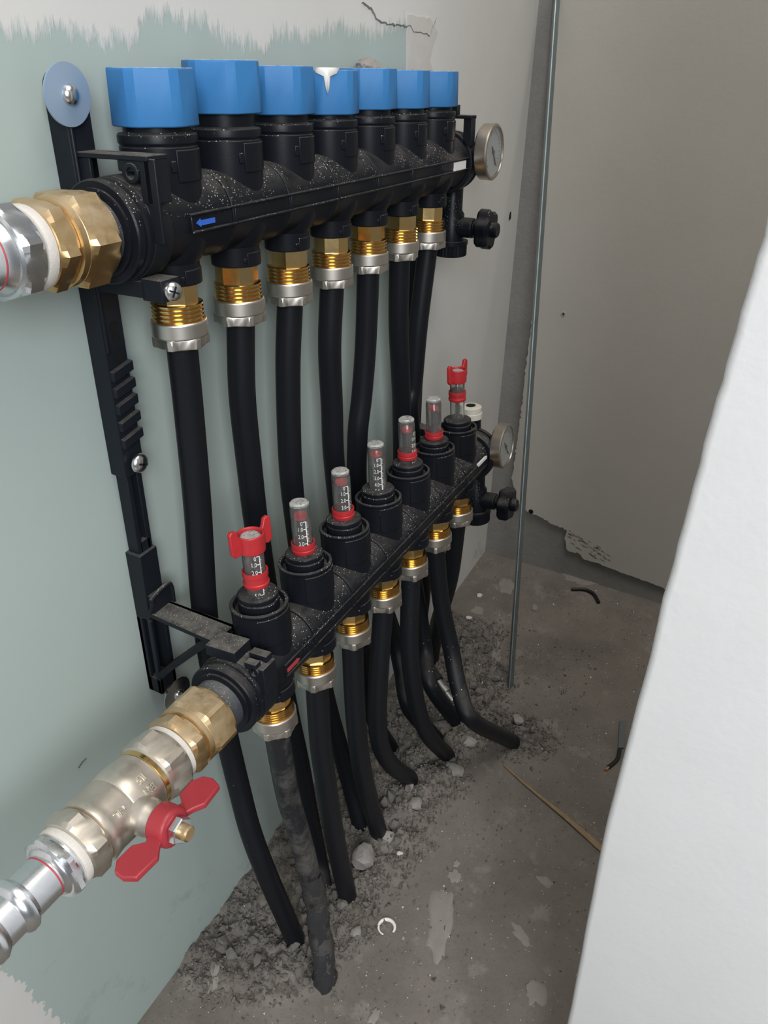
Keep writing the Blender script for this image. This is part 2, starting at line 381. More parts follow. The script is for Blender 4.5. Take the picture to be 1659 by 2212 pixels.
poly = ragged(left + bot, 0.0022, 0.003); poly = poly + [Vector((YR, poly[-1].y)), Vector((YR, ZT))]
bm = bmesh.new(); vs = [bm.verts.new((XB, p.x, p.y)) for p in poly]; f = bm.faces.new(vs)
ext = bmesh.ops.extrude_face_region(bm, geom=[f]); bmesh.ops.translate(bm, verts=[v for v in ext['geom'] if isinstance(v, bmesh.types.BMVert)], vec=(0.006, 0, 0))
bmesh.ops.triangulate(bm, faces=[q for q in bm.faces if len(q.verts) > 4]); bmesh.ops.recalc_face_normals(bm, faces=bm.faces)
me = bpy.data.meshes.new('plaster_coat'); bm.to_mesh(me); bm.free(); me.materials.append(M['plaster'])
pc = bpy.data.objects.new('plaster_coat', me); link(pc, wb)
# gouges where the plaster is scraped thin above the bare band
mb = MB()
for k in range(46):
    u_ = random.random(); q = bk((1228 + u_ * 88, 1158 + u_ * 48 + random.uniform(-14, 16)))
    a = random.uniform(0.0012, 0.0048); h = random.uniform(0.0004, 0.0014); n = 7
    pts = [(q.x + a * math.cos(2 * math.pi * i / n) * random.uniform(.6, 1.1), q.y + h * math.sin(2 * math.pi * i / n) * random.uniform(.6, 1.2) + a * math.cos(2 * math.pi * i / n) * 0.30) for i in range(n)]
    mb.prism(pts, -0.0003, 0.0010, Matrix(((0, 0, 1, XB), (1, 0, 0, 0), (0, 1, 0, 0), (0, 0, 0, 1))))
o = mb.build('plaster_gouges', M['concrete'], wb); o['kind'] = 'stuff'
# drill hole and screw in the end wall
def disc_on_back(px, r, mat, name, parent):
    p = hit(px, 0, XB); mb = MB(); mb.lathe([(r, 0), (r, 0.0006)], 14, axm((XB - 0.0006, p.y, p.z), (1, 0, 0))); return mb.build(name, mat, parent)
disc_on_back((1147, 1105), 0.0032, M['hollow'], 'drill_hole', wb)
s_ = disc_on_back((1217, 678), 0.0026, M['plaster'], 'screw_head', wb)
mb = MB(); p = hit((1217, 678), 0, XB)
for a in (0.6, 2.2): 
    Mx = axm((XB - 0.0009, p.y, p.z), (1, 0, 0)) @ Matrix.Rotation(a, 4, 'Z'); mb.box((-0.0018, -0.0004, 0), (0.0018, 0.0004, 0.0006), Mx)
mb.build('screw_slot', M['hollow'], s_)
# right closing wall behind the board, upper lintel out of view left open
mb = MB(); mb.box((0.14, YR - 0.05, -0.75), (XB + 0.06, YR, ZT)); structure(mb.build('wall_right', M['plaster'], smooth=0), 'plastered side wall behind the white board')
# near white board with soft lit arris
bx = 0.0
ed = [hit((x, y), 0, bx) for x, y in ((1760, 120), (1659, 470), (1545, 865), (1430, 1300), (1300, 1815), (1225, 2212))]
ed[0].z = ZT; e_last = ed[-1].copy(); e_last.z = fz(0) + 0.002; ed.append(e_last)
mb = MB(); rows = []
for i in range(len(ed) - 1):
    for k in range(10):
        p = ed[i].lerp(ed[i + 1], k / 10); rows.append((p.y + 0.0009 * noise.noise(Vector((0, p.z * 120, 3))), p.z))
rows.append((ed[-1].y, ed[-1].z))
prof = [(0.016, 0.0), (0.004, 0.0), (0.0012, -0.0010), (0.0, -0.0034), (0.0, -0.30), (0.0, -0.62), (0.016, -0.62)]
for (y, z) in rows:
    for (dx, dy) in prof: mb.v.append((bx + dx, y + dy, z))
m = len(prof)
for i in range(len(rows) - 1):
    for k in range(m): mb.f.append((i * m + k, i * m + (k + 1) % m, (i + 1) * m + (k + 1) % m, (i + 1) * m + k))
mb.f.append(tuple(range(m))); mb.f.append(tuple((len(rows) - 1) * m + k for k in range(m))[::-1])
structure(mb.build('wall_front', M['board'], smooth=50), 'bright white plasterboard edge standing close on the right')
# filler patch at the board joint, top
mb = MB()
pp = [wl(q) for q in ((878, 30), (930, 40), (944, 70), (935, 95), (928, 130), (933, 152), (878, 152))]
pr = ragged([Vector(p) for p in pp + [pp[0]]], 0.001, 0.004)[:-1]
mb.prism([(p.x, -p.y) for p in pr], -0.0006, 0.0006, Matrix(((1, 0, 0, 0), (0, 0, 1, WY), (0, -1, 0, 0), (0, 0, 0, 1)))); mb.build('filler_patch', M['patch'], wl_o)
def wall_crack(pts, wd, name, mat):
    P = [Vector((*wl(q),)) for q in pts]; L = []; R = []
    for i, p in enumerate(ragged(P, 0.0014, 0.0025)):
        d = wd * (0.4 + 0.9 * abs(noise.noise(Vector((p.x * 500, p.y * 500, 0))))); L.append(p + Vector((0, d))); R.append(p - Vector((0, d)))
    V = []
    for a, b in zip(L, R): V += [(a.x, WY - 0.0010, a.y), (b.x, WY - 0.0002, b.y)]
    F = [(2 * i, 2 * i + 1, 2 * i + 3, 2 * i + 2) for i in range(len(L) - 1)]
    MB().add(V, F).build(name, mat, wl_o)
wall_crack(((780, 5), (800, 18), (815, 45), (835, 52), (862, 55), (885, 58), (892, 70), (915, 72), (926, 80), (932, 60), (942, 38)), 0.0010, 'plaster_edge', M['concrete'])
wall_crack(((187, 1633), (178, 1644), (168, 1658)), 0.00035, 'pencil_tick', M['dark_print'])
p0 = wl((1101, 467)); MB().add([(p0[0] - .003, WY - .0006, p0[1] - .004), (p0[0] + .003, WY - .0006, p0[1] - .003), (p0[0] + .002, WY - .0006, p0[1] + .005), (p0[0] - .002, WY - .0006, p0[1] + .004)], [(0, 1, 2, 3)]).build('gouge', M['hollow'], wl_o)

# galvanised corner bead leaning into the far corner
A = fhit((1100, 1490)); Bp = hit((1203, -40), 0, XB - 0.004)
ax = (Bp - A).normalized(); Mb = axm(A, ax, (0, -1, 0)); Lb = (Bp - A).length
_vl = Mb.to_3x3().inverted() @ ((A + Bp) / 2 - CP); _va = math.atan2(_vl.y, _vl.x) - math.pi / 2     # wings run back from the nose, away from the room
BW = (_va + math.radians(17), _va - math.radians(38))
e = empty('corner_bead', 'long thin galvanised metal corner bead standing on the floor, leaning to the end wall', 'metal strip')
mb = MB(); mb.lathe([(0.0015, 0.0), (0.0015, Lb)], 12, Mb); mb.build('nose', M['galv'], e)
mb = MB(); mb.box((-0.0005, 0.001, 0.0), (0.0, 0.0062, Lb), Mb @ Matrix.Rotation(BW[0], 4, 'Z')); mb.build('wing', M['galv'], e)
mb = MB(); mb.box((-0.0, 0.001, 0.0), (0.0005, 0.0062, Lb), Mb @ Matrix.Rotation(BW[1], 4, 'Z')); mb.build('wing', M['galv'], e)

# ------------------------------------------------------------------ manifolds
MU = Matrix(((0.999426, -0.010995, 0.032043, 0), (0.010052, 0.999516, 0.029428, 0), (-0.032351, -0.029089, 0.999053, 0), (0, 0, 0, 1)))
ML3 = Matrix(((0.99914, -0.023019, 0.034485), (0.020013, 0.99617, 0.085115), (-0.036313, -0.084351, 0.995774)))
_o = ML3 @ Vector((-0.002386, -0.029417, 0)); ML = ML3.to_4x4(); ML.translation = _o   # local x=0,y=0 is port axis 1
ZU = 0.058; ZL = -0.190
RX = lambda x, z, y=0: axm((x, y, z), (1, 0, 0), (0, 0, 1))        # lathe frame along +x

def bar_module(zc, first=False, last=False):
    """one 50 mm module of the manifold body around the port at x=0"""
    mb = MB(); x0 = -0.025; x1 = 0.025
    if first: x0 = -0.034
    if last: x1 = 0.036
    RB = 0.0198 if zc > 0 else 0.0186
    prof = [(RB - 0.0014, x0), (RB + 0.0005, x0 + 0.0006), (RB + 0.0005, -0.0215), (RB, -0.0205), (RB - 0.0002, 0.0), (RB, 0.0205), (RB + 0.0005, 0.0215), (RB + 0.0005, x1 - 0.0006), (RB - 0.0014, x1)]
    mb.lathe(prof, 40, RX(0, zc))
    # rails of the front channel, dividers
    for dz in (-0.0036, 0.0042): mb.box((-0.007 if first else x0, -(RB + (0.0014 if zc > 0 else 0.0004)), zc + dz - 0.0006), (x1, -0.0150, zc + dz + 0.0006))
    mb.box((-0.007 if first else x0 + 0.001, -(RB + (0.0011 if zc > 0 else 0.0003)), zc - 0.004), (-0.006 if first else x0 + 0.003, -0.0150, zc + 0.004))
    return mb
def upper_module(**k):
    mb = bar_module(ZU, **k)
    mb.lathe([(0.0150, 0.1045), (0.0150, 0.0958), (0.0176, 0.0955), (0.0179, 0.0945), (0.0179, 0.0915), (0.0170, 0.0908), (0.0176, 0.0900), (0.0176, 0.0650), (0.0170, ZU)], 40)
    mb.shell(0.0170, 0.0182, 0.0757, 0.0893, -115, 10, 22); mb.shell(0.0170, 0.0182, 0.0800, 0.0850, -124, -115, 3)
    mb.lathe([(0.0190, ZU - 0.002), (0.0180, 0.0475), (0.0150, 0.0412), (0.0132, 0.0390), (0.0130, 0.0290), (0.0120, 0.0286)], 36)
    mb.shell(0.0120, 0.0137, 0.0288, 0.0362, -115, 10, 20); mb.shell(0.0120, 0.0137, 0.0310, 0.0336, -124, -115, 3)
    return mb
def lower_module(**k):
    mb = bar_module(ZL, **k); zr = -0.1500
    mb.lathe([(0.0166, ZL), (0.0166, zr - 0.002), (0.0171, zr - 0.0015), (0.0171, zr), (0.0152, zr + 0.0004), (0.0146, zr - 0.001), (0.0140, zr - 0.0032), (0.012, zr - 0.0034)], 40)
    mb.lathe([(0.0166, ZL), (0.0164, -0.2010), (0.0152, -0.2032), (0.0146, -0.2045), (0.0146, -0.2140), (0.0135, -0.2146)], 36)
    mb.shell(0.0135, 0.0153, -0.2144, -0.2065, -120, -20, 18); mb.shell(0.0135, 0.0153, -0.2120, -0.2095, -128, -120, 3)
    mb.shell(0.0160, 0.0173, -0.171, -0.1530, -150, -55, 18)
    return mb

def connector_meshes(z0, hexh, thrh, sc=1.0):
    """brass hexagon, thread and the nickel union nut hanging below a port whose mouth is at z0"""
    a = MB(); a.prism(ngon(8, 0.0115 * sc), z0 - hexh, z0 + 0.003, None, 0.0006)
    pr = []; zt = z0 - hexh + 0.0006; nt = 4; st = thrh / nt
    for k in range(nt + 2): pr += [(0.0117 * sc, zt - k * st), (0.0129 * sc, zt - (k + .25) * st), (0.0129 * sc, zt - (k + .6) * st), (0.0117 * sc, zt - (k + .9) * st)]
    a.lathe([(0.0112, zt)] + pr, 36)
    zn = z0 - hexh - thrh; b = MB(); R = 0.0142 * sc
    b.lathe([(0.0124 * sc, zn - 0.0005), (R - 0.0008, zn + 0.0002), (R, zn - 0.0006), (R, zn - 0.0075), (R - 0.0006, zn - 0.0082), (0.0085, zn - 0.0084)], 40)
    # notched hexagon below
    hx = []
    for k in range(6):
        am = k * math.pi / 3
        hx += [((R + 0.0002) * math.cos(am - 0.09), (R + 0.0002) * math.sin(am - 0.09)), ((R + 0.0002) * math.cos(am + 0.09), (R + 0.0002) * math.sin(am + 0.09))]
        for j in (0.30, 0.52, 0.75):
            rr = (R - 0.0009) * (math.cos(math.radians(30)) / math.cos(j - math.radians(30)) * 0.35 + 0.65); hx.append((rr * math.cos(am + j), rr * math.sin(am + j)))
    b.prism(hx, zn - 0.0134, zn - 0.0078, None, 0.0005)
    return a, b

# ---- upper (blue) manifold
up = empty('manifold_upper_bar', 'upper black plastic manifold bar with seven blue caps and brass pipe connectors', 'manifold', MU)
up.name = 'heating_manifold'
mod0 = upper_module(first=True).build('bar_segment', M['black'], up); bev(mod0, 0.0005)
modm = upper_module().mesh('bar_segment', M['black'])
for i in range(1, 7):
    o = bpy.data.objects.new('bar_segment', modm if i < 6 else upper_module(last=True).mesh('bar_segment', M['black'])); link(o, up, (0.05 * i, 0, 0)); bev(o, 0.0005)
# blue caps: hexagon with broad chamfered corners
def cap_mesh():
    P = []
    for k in range(6):
        for d in (-0.13, 0.13): a = k * math.pi / 3 + d; P.append((0.0192 * math.cos(a), 0.0192 * math.sin(a)))
    mb = MB(); n = len(P); rings = [(0.88, 0.0982), (0.985, 0.0984), (1.0, 0.0990), (0.975, 0.1202), (0.965, 0.1212), (0.95, 0.1216), (0.90, 0.1213)]
    V = [(x * k, y * k, z) for k, z in rings for x, y in P]; F = [tuple(range(n))[::-1]]
    for j in range(len(rings) - 1):
        for q in range(n): F.append((j * n + q, j * n + (q + 1) % n, (j + 1) * n + (q + 1) % n, (j + 1) * n + q))
    F.append(tuple((len(rings) - 1) * n + q for q in range(n)))
    return mb.add(V, F)
capm = cap_mesh().mesh('protective_cap', M['blue'], 28)
rot = [0.22, -0.14, 0.08, 0.30, 0.12, 0.10, 0.12]
caps = []
for i in range(7):
    o = bpy.data.objects.new('protective_cap', capm); link(o, up, (0.05 * i, 0, (0, 0.0036, 0.0016, 0, 0.0012, 0.0004, 0)[i])); o.rotation_euler.z = rot[i]; bev(o, 0.0005, 2); caps.append(o)
caps[3]['label'] = 'blue cap with a white paint drip on its edge'; caps[4]['label'] = 'blue cap with a grey mortar crumb on top'
# paint drip on cap 4
pd = MU @ Vector((0.15, 0, 0.1216)); dv = (CP - pd); dv.z = 0; dv.normalize(); dl = (MU.to_3x3().inverted() @ dv); dl.z = 0; dl.normalize()
cl = Matrix.Rotation(-rot[3], 3, 'Z') @ dl
mb = MB(); sd = Vector((0, 0, 1)).cross(cl)
drip = [(-0.0085, 0.0015, 0.0001), (-0.005, 0.0025, 0.0), (0, 0.0035, 0), (0.005, 0.0025, 0), (0.0085, 0.001, 0.0001), (0.006, -0.0022, 0), (0.002, -0.0035, 0), (0.0012, -0.0095, 0), (0.0002, -0.0125, 0), (-0.0008, -0.0095, 0), (-0.0018, -0.0035, 0), (-0.006, -0.002, 0)]
def capface(u, v):   # u sideways, v over the edge: + on top, - down the face
    rr = 0.0196 if v < 0 else 0.0196 - v; zz = 0.1216 + (v if v < 0 else 0.0004); a = u / 0.0192
    q = cl * math.cos(a) + sd * math.sin(a)
    # distance to chamfered hexagon outline along q
    ang = math.atan2(q.y, q.x) % (math.pi / 3); a2 = min(ang, math.pi / 3 - ang); rad = 0.0192 * (math.cos(0.13) / 1.0 if a2 < 0.13 else math.cos(math.pi / 6 - 0.13) / math.cos(math.pi / 6 - a2)) / (math.cos(a2) if a2 < 0.13 else 1)
    rad *= 0.98
    return q * (rad - (v if v > 0 else 0) + 0.0004) + Vector((0, 0, zz))
V = [capface(u, v) for u, v, _ in drip]; V2 = [capface(0, 0.0)]; n = len(V)
mb.add(V + V2, [(k, (k + 1) % n, n) for k in range(n)]); o = mb.build('paint_drip', M['paint'], caps[3]); m_ = o.modifiers.new('thick', 'SOLIDIFY'); m_.thickness = 0.0006; m_.offset = 1
# connectors
ca, cb = connector_meshes(0.0289, 0.0098, 0.0083)
cam_, cbm = ca.mesh('pipe_connector', M['brass'], 30), cb.mesh('union_nut', M['nickel'], 30)
def add_connectors(parent, am, bm_, rots):
    for i in range(7):
        a = bpy.data.objects.new('pipe_connector', am); link(a, parent, (0.05 * i, 0, 0)); a.rotation_euler.z = rots[i] + 0.2
        b = bpy.data.objects.new('union_nut', bm_); link(b, a); b.rotation_euler.z = rots[6 - i] * 1.7; bev(b, 0.0003, 1)
add_connectors(up, cam_, cbm, [0.1, 0.55, 0.3, 0.0, 0.45, 0.2, 0.62])
# blue flow arrow
def arrow(parent, x0, x1, zc, mat, name):
    yy = -0.02000 if zc > 0 else -0.01875
    d = 1 if x1 > x0 else -1
    P = [(x0, 0.0012), (x1 - 0.003 * d, 0.0012), (x1 - 0.003 * d, 0.0020), (x1, 0.0002), (x1 - 0.003 * d, -0.0018), (x1 - 0.003 * d, -0.0011), (x0, -0.0011)]
    MB().prism(P, 0, 0.0006, Matrix(((1, 0, 0, 0), (0, 0, 1, yy - 0.0003), (0, 1, 0, zc), (0, 0, 0, 1)))).build(name, mat, parent, smooth=0)
arrow(up, 0.0105, -0.0030, ZU, M['blue_print'], 'flow_arrow')
mb = MB(); mb.box((0.300, -0.0206, ZU - 0.003), (0.322, -0.0190, ZU + 0.003)); mb.build('rating_sticker', M['dial'], up)

def end_collar(parent, zc, x0):
    mb = MB(); mb.lathe([(0.0160, x0), (0.0213, x0 + 0.0003), (0.0220, x0 + 0.001), (0.0220, x0 + 0.0042), (0.0208, x0 + 0.0048), (0.0208, x0 + 0.0066), (0.0220, x0 + 0.0072), (0.0220, x0 + 0.0105), (0.0190, x0 + 0.0112)], 44, RX(0, zc))
    mb.lathe([(0.0172, x0 - 0.0016), (0.0186, x0 - 0.0012), (0.0186, x0 + 0.001)], 40, RX(0, zc))
    return mb.build('end_collar', M['black'], parent)
end_collar(up, ZU, -0.0435)
mb = MB(); mb.lathe([(0.0150, -0.060), (0.0153, -0.0595), (0.0153, -0.0425)], 36, RX(0, ZU)); mb.build('threaded_stub', M['stub'], up)

def spoked_wheel(Mx, r, h, n=6):
    """lobed hand wheel with finger grips"""
    P = []
    for k in range(60):
        a = 2 * math.pi * k / 60; P.append((r * (0.90 + 0.10 * math.cos(n * a)) * math.cos(a), r * (0.90 + 0.10 * math.cos(n * a)) * math.sin(a)))
    return MB().prism(P, 0, h, Mx, 0.0022)
def end_unit(parent, zc, drop, gy, xg=0.347):
    """far end: cap, air vent, thermometer facing the room, drain valve with wheel and outlet cap"""
    mb = MB(); mb.lathe([(0.0205, 0.336), (0.0222, 0.3365), (0.0222, 0.3405), (0.0200, 0.3415), (0.0200, 0.343), (0.0222, 0.3436), (0.0222, 0.347), (0.016, 0.353), (0.012, 0.360)], 40, RX(0, zc))
    mb.lathe([(0.0085, zc), (0.0085, drop + 0.024), (0.0105, drop + 0.021), (0.0105, drop - 0.001)], 28, Matrix.Translation((xg, 0, 0)))
    mb.lathe([(0.008, 0.0), (0.008, 0.020), (0.006, 0.021), (0.006, 0.030)], 24, axm((xg, 0, drop + 0.011), (0, -1, 0)))
    body = mb.build('end_fitting', M['black'], parent); bev(body, 0.0005)
    oc = MB(); P = [(0.0138 * (1 if k % 2 else 0.955) * math.cos(math.pi * k / 30), 0.0138 * (1 if k % 2 else 0.955) * math.sin(math.pi * k / 30)) for k in range(60)]
    oc.prism(P, drop - 0.0125, drop - 0.0025, Matrix.Translation((xg, 0, 0)), 0.0008); oc.lathe([(0.0145, drop - 0.003), (0.0145, drop)], 30, Matrix.Translation((xg, 0, 0))); oc.build('outlet_cap', M['black'], body)
    sw = spoked_wheel(axm((xg, -0.0250, drop + 0.011), (0, -1, 0)), 0.0168, 0.0115, 6); sw.lathe([(0.006, 0.0), (0.006, 0.0155), (0.0052, 0.0165)], 18, axm((xg, -0.0250, drop + 0.011), (0, -1, 0))); sw.build('hand_wheel', M['black'], body)
    # thermometer
    gz = zc + 0.0075 if zc > 0 else zc + 0.0075
    G = axm((xg, gy, gz), (0, -1, 0), (0, 0, 1))
    th = MB(); th.lathe([(0.006, -0.012), (0.006, 0.0), (0.0195, 0.0004), (0.0206, 0.0016), (0.0208, 0.0100), (0.0200, 0.0110), (0.0186, 0.0112), (0.0184, 0.0085), (0.001, 0.0084)], 48, G)
    tb = th.build('thermometer', M['case'], parent)
    MB().lathe([(0.0183, 0.0086), (0.0183, 0.0088)], 40, G).build('dial', M['dial'], tb)
    tk = MB()
    for k in range(25):
        a = math.radians(-135 + k * 270 / 24); r0 = 0.0140 if k % 2 else 0.0128
        tk.box((r0, -0.00018, 0.0088), (0.0158, 0.00018, 0.0090), G @ Matrix.Rotation(a, 4, 'Z'))
    tk.build('dial_marks', M['dark_print'], tb)
    nd = MB(); nd.box((-0.005, -0.0006, 0.0092), (0.0125, 0.0006, 0.0096), G @ Matrix.Rotation(math.radians(215), 4, 'Z')); nd.lathe([(0.0016, 0.009), (0.0016, 0.0100)], 14, G); nd.build('needle', M['dark_print'], tb)
    MB().lathe([(0.0185, 0.0103), (0.0185, 0.0107)], 40, G).build('dial_glass', M['glass'], tb)
    return body
bU = end_unit(up, ZU, -0.004, -0.0235)

# ---- lower (red) manifold with flow meters
lo = empty('heating_manifold', 'lower black plastic manifold bar with seven clear flow meters above brass connectors', 'manifold', ML)
lm0 = lower_module(first=True).build('bar_segment', M['black'], lo); bev(lm0, 0.0005)
lmm = lower_module().mesh('bar_segment', M['black'])
for i in range(1, 7):
    o = bpy.data.objects.new('bar_segment', lmm if i < 6 else lower_module(last=True).mesh('bar_segment', M['black'])); link(o, lo, (0.05 * i, 0, 0)); bev(o, 0.0005)
ca, cb = connector_meshes(-0.2144, 0.0088, 0.0068)
add_connectors(lo, ca.mesh('pipe_connector', M['brass'], 30), cb.mesh('union_nut', M['nickel'], 30), [0.35, 0.1, 0.6, 0.25, 0.5, 0.05, 0.4])
arrow(lo, -0.0055, 0.0075, ZL, M['red_print'], 'flow_arrow')
mb = MB(); mb.box((0.302, -0.0193, ZL + 0.0035), (0.323, -0.0175, ZL + 0.0060)); mb.build('rating_sticker', M['dial'], lo)
end_collar(lo, ZL, -0.0435)
mb = MB(); mb.lathe([(0.0150, -0.062), (0.0155, -0.0615), (0.0155, -0.0425)], 36, RX(0, ZL)); mb.build('threaded_stub', M['stub'], lo)

def text_geo(s, size):
    c = bpy.data.curves.new('t', 'FONT'); c.body = s; c.size = size; c.align_x = 'RIGHT'; c.align_y = 'CENTER'; c.resolution_u = 2
    o = bpy.data.objects.new('t', c); COL.objects.link(o); dg = bpy.context.evaluated_depsgraph_get(); me = o.evaluated_get(dg).to_mesh()
    V = [v.co.copy() for v in me.vertices]; F = [tuple(p.vertices) for p in me.polygons]
    o.evaluated_get(dg).to_mesh_clear(); bpy.data.objects.remove(o); bpy.data.curves.remove(c); return V, F
def scale_print(z_top, face, R=0.00645, fine=False):
    """printed litre scale wrapped on the sight tube, facing angle 'face'"""
    mb = MB(); st = 0.0050
    def wrap(u, z): a = face + u / R; return (R * math.cos(a), R * math.sin(a), z)
    def rect(u0, u1, z0, z1):
        n = 4; V = []; F = []
        for k in range(n + 1): u = u0 + (u1 - u0) * k / n; V += [wrap(u, z0), wrap(u, z1)]
        for k in range(n): F.append((2 * k, 2 * k + 2, 2 * k + 3, 2 * k + 1))
        mb.add(V, F)
    rect(0.0021, 0.0027, z_top - 5 * st, z_top)
    for k in range(6):
        z = z_top - k * st; rect(0.0006, 0.0024, z - 0.00028, z + 0.00028)
        if k < 5:
            for j in range(1, 5 if fine else 2): zz = z - st * j / (5 if fine else 2); rect(0.0024, 0.0036 if (not fine or j % 2) else 0.0040, zz - 0.00012, zz + 0.00012)
        V, F = text_geo('0' if k == 0 else '%d.0' % k, 0.0040)
        mb.add([wrap(v.x * 0.72 + 0.0004, z + v.y - (0.0012 if k == 0 else 0)) for v in V], F)
    return mb
def flow_meter(i, ztop, ring, raised=False, key=False, face=None, piston=-0.0125, scale_dz=0.0, shown=True):
    zb = -0.1430
    b = MB(); b.lathe([(0.0075, zb + 0.0005), (0.0108, zb + 0.0004), (0.0119, zb - 0.0006), (0.0119, zb - 0.0030), (0.0112, zb - 0.0036), (0.0120, zb - 0.0042), (0.0120, -0.1560), (0.0100, -0.1563)], 40)
    b.shell(0.0119, 0.0124, -0.1535, zb - 0.0042, -140, -95, 8)
    base = b.build('flow_meter', M['black'], lo, loc=(0.05 * i, 0, 0), bevel=0.0003)
    g = MB(); R = 0.0062; ri = 0.0054
    g.lathe([(R, zb - 0.001), (R, ztop - 0.0045), (R - 0.0003, ztop - 0.004), (R - 0.0003, ztop - 0.0009), (R - 0.0012, ztop), (0.0004, ztop), (0.0004, ztop - 0.0022), (ri, ztop - 0.0024), (ri, zb - 0.001)], 40, closed=True)
    g.build('sight_tube', M['clear'], base)
    # spindle with coil and red piston
    zp = ztop + piston; s_ = MB(); s_.lathe([(0.0007, zb - 0.001), (0.0007, zp)], 10)
    hp = []; z0 = zb + 0.001; turns = int((zp - z0) / 0.0012)
    for k in range(turns * 12 + 1): a = 2 * math.pi * k / 12; hp.append((0.0019 * math.cos(a), 0.0019 * math.sin(a), z0 + 0.0012 * k / 12))
    s_.tube(hp, 0.00022, 5); s_.build('spring', M['spring'], base)
    MB().lathe([(0.0040, zp), (0.0043, zp + 0.0003), (0.0043, zp + 0.0014), (0.004, zp + 0.0017)], 28).build('piston', M['red'], base)
    zr0, zr1 = ring
    r = MB(); r.lathe([(0.0066, zr0), (0.0071, zr0 + 0.0002), (0.0076, zr0 + 0.0016), (0.0076, zr0 + 0.0026), (0.0071, zr0 + 0.0030), (0.0071, zr1 - 0.0032), (0.0075, zr1 - 0.0028), (0.0075, zr1 - 0.0004), (0.0075, zr1), (0.0066, zr1)], 36, closed=True)
    r.build('adjusting_ring', M['red'], base)
    if shown: scale_print(zp + 0.0003 + scale_dz, face, fine=not key).build('printed_scale', M['white_print'], base, smooth=0)
    if key:
        zt = ztop + 0.0012; k = MB()
        k.lathe([(0.0063, zt - 0.0115), (0.0076, zt - 0.0113), (0.0079, zt - 0.0085), (0.0079, zt), (0.0068, zt), (0.0066, zt - 0.001), (0.0064, zt - 0.010)], 36, closed=True)
        for s2 in (0, 1):
            P = [(0.0070, zt - 0.0095), (0.0118, zt - 0.0110), (0.0142, zt - 0.0085), (0.0144, zt + 0.0040), (0.0128, zt + 0.0058), (0.0098, zt + 0.0050), (0.0086, zt + 0.0010), (0.0070, zt - 0.0012)]
            k.prism(P, -0.0013, 0.0013, Matrix.Rotation(math.radians(key + 180 * s2), 4, 'Z') @ Matrix(((1, 0, 0, 0), (0, 0, -1, 0), (0, 1, 0, 0), (0, 0, 0, 1))))
        k.build('wing_key', M['red'], base, bevel=0.0006)
    return base
fa = lambda x, off=0: math.atan2(CP.y + 0.045, CP.x - x) + math.radians(off)
flow_meter(0, -0.1062, (-0.1385, -0.1285), key=-15, face=fa(0, 12), piston=-0.011, scale_dz=-0.0005)
flow_meter(1, -0.1085, (-0.1427, -0.1360), face=fa(.05, 5), piston=-0.0115)
flow_meter(2, -0.1085, (-0.1427, -0.1360), face=fa(.1, 20), piston=-0.0100)
flow_meter(3, -0.1085, (-0.1520, -0.1455), face=fa(.15, 10), piston=-0.0100)
flow_meter(4, -0.1075, (-0.1400, -0.1335), face=fa(.2, 60), piston=-0.0110)
flow_meter(5, -0.1080, (-0.1420, -0.1355), face=fa(.25, 180), piston=-0.0100, shown=False)
flow_meter(6, -0.1000, (-0.1265, -0.1180), key=-10, face=fa(.3, 180), piston=-0.009, shown=False)
bL = end_unit(lo, ZL, -0.252, -0.0190, 0.347)
mb = MB(); T = Matrix.Translation((0.347, 0.006, 0)); mb.lathe([(0.0095, -0.176), (0.0095, -0.1585)], 26, T); mb.build('vent_neck', M['black'], bL)
mb = MB(); mb.lathe([(0.0030, -0.1475), (0.0075, -0.1472), (0.0100, -0.1485), (0.0100, -0.1535), (0.0106, -0.1540), (0.0106, -0.1590), (0.0095, -0.1592)], 32, T); mb.build('vent_cap', M['cream'], bL, label='cream air vent cap')
MB().lathe([(0.0045, -0.1474), (0.0045, -0.14715)], 20, T).build('vent_hole', M['hollow'], bL)

# ------------------------------------------------------------------ wall brackets
XS0, XS1 = -0.0335, -0.0195; YF = 0.019
def zb_(py, y=YF): return hit((150 + (py - 150) * 0.15, py), 1, y).z
br = empty('wall_bracket', 'tall black plastic wall bracket with toothed rail beside the first pipe, holding both bars', 'bracket', Matrix.Translation(((XS0 + XS1) / 2, YF, zb_(1510))))
BM = br.matrix_world.inverted()
def bpart(mb, name, mat, parent=None, bevel=0.0005, smooth=35, label=None, inv=BM, root=None):
    mb.v = [tuple(inv @ Vector(v)) for v in mb.v]; return mb.build(name, mat, parent or root or br, smooth=smooth, bevel=bevel, label=label)
zt, z1, z2, z3, z4 = zb_(150), zb_(1030), zb_(1200), zb_(1340), zb_(1500)
mb = MB(); xc = (XS0 + XS1) / 2; hw = (XS1 - XS0) / 2
P = [(XS0, z1), (XS1, z1)] + [(xc + hw * math.cos(a), zt - hw + hw * math.sin(a)) for a in [math.pi * k / 14 for k in range(15)]]
XZ = Matrix(((1, 0, 0, 0), (0, 0, 1, 0), (0, 1, 0, 0), (0, 0, 0, 1)))
mb.prism(P, YF, WY, XZ)
mb.box((XS0 + 0.0003, YF - 0.0016, zb_(760)), (XS0 + 0.0018, YF, zt - 0.02)); rail = bpart(mb, 'rail', M['strip'])
th = MB()
for py in (795, 832, 868, 905, 942):
    zz = zb_(py); th.prism([(XS0 + 0.0005, zz - 0.0010), (XS1 + 0.0004, zz + 0.0015), (XS1 + 0.0004, zz - 0.0035), (XS0 + 0.0005, zz - 0.0060)], YF - 0.0028, YF + 0.001, XZ)
bpart(th, 'rail_teeth', M['strip'], None, 0.0003)
hl = MB()
for py in (712, 775): hl.lathe([(0.0028, 0), (0.0028, 0.0004)], 16, axm((xc + 0.001, YF + 0.00005, zb_(py)), (0, -1, 0)))
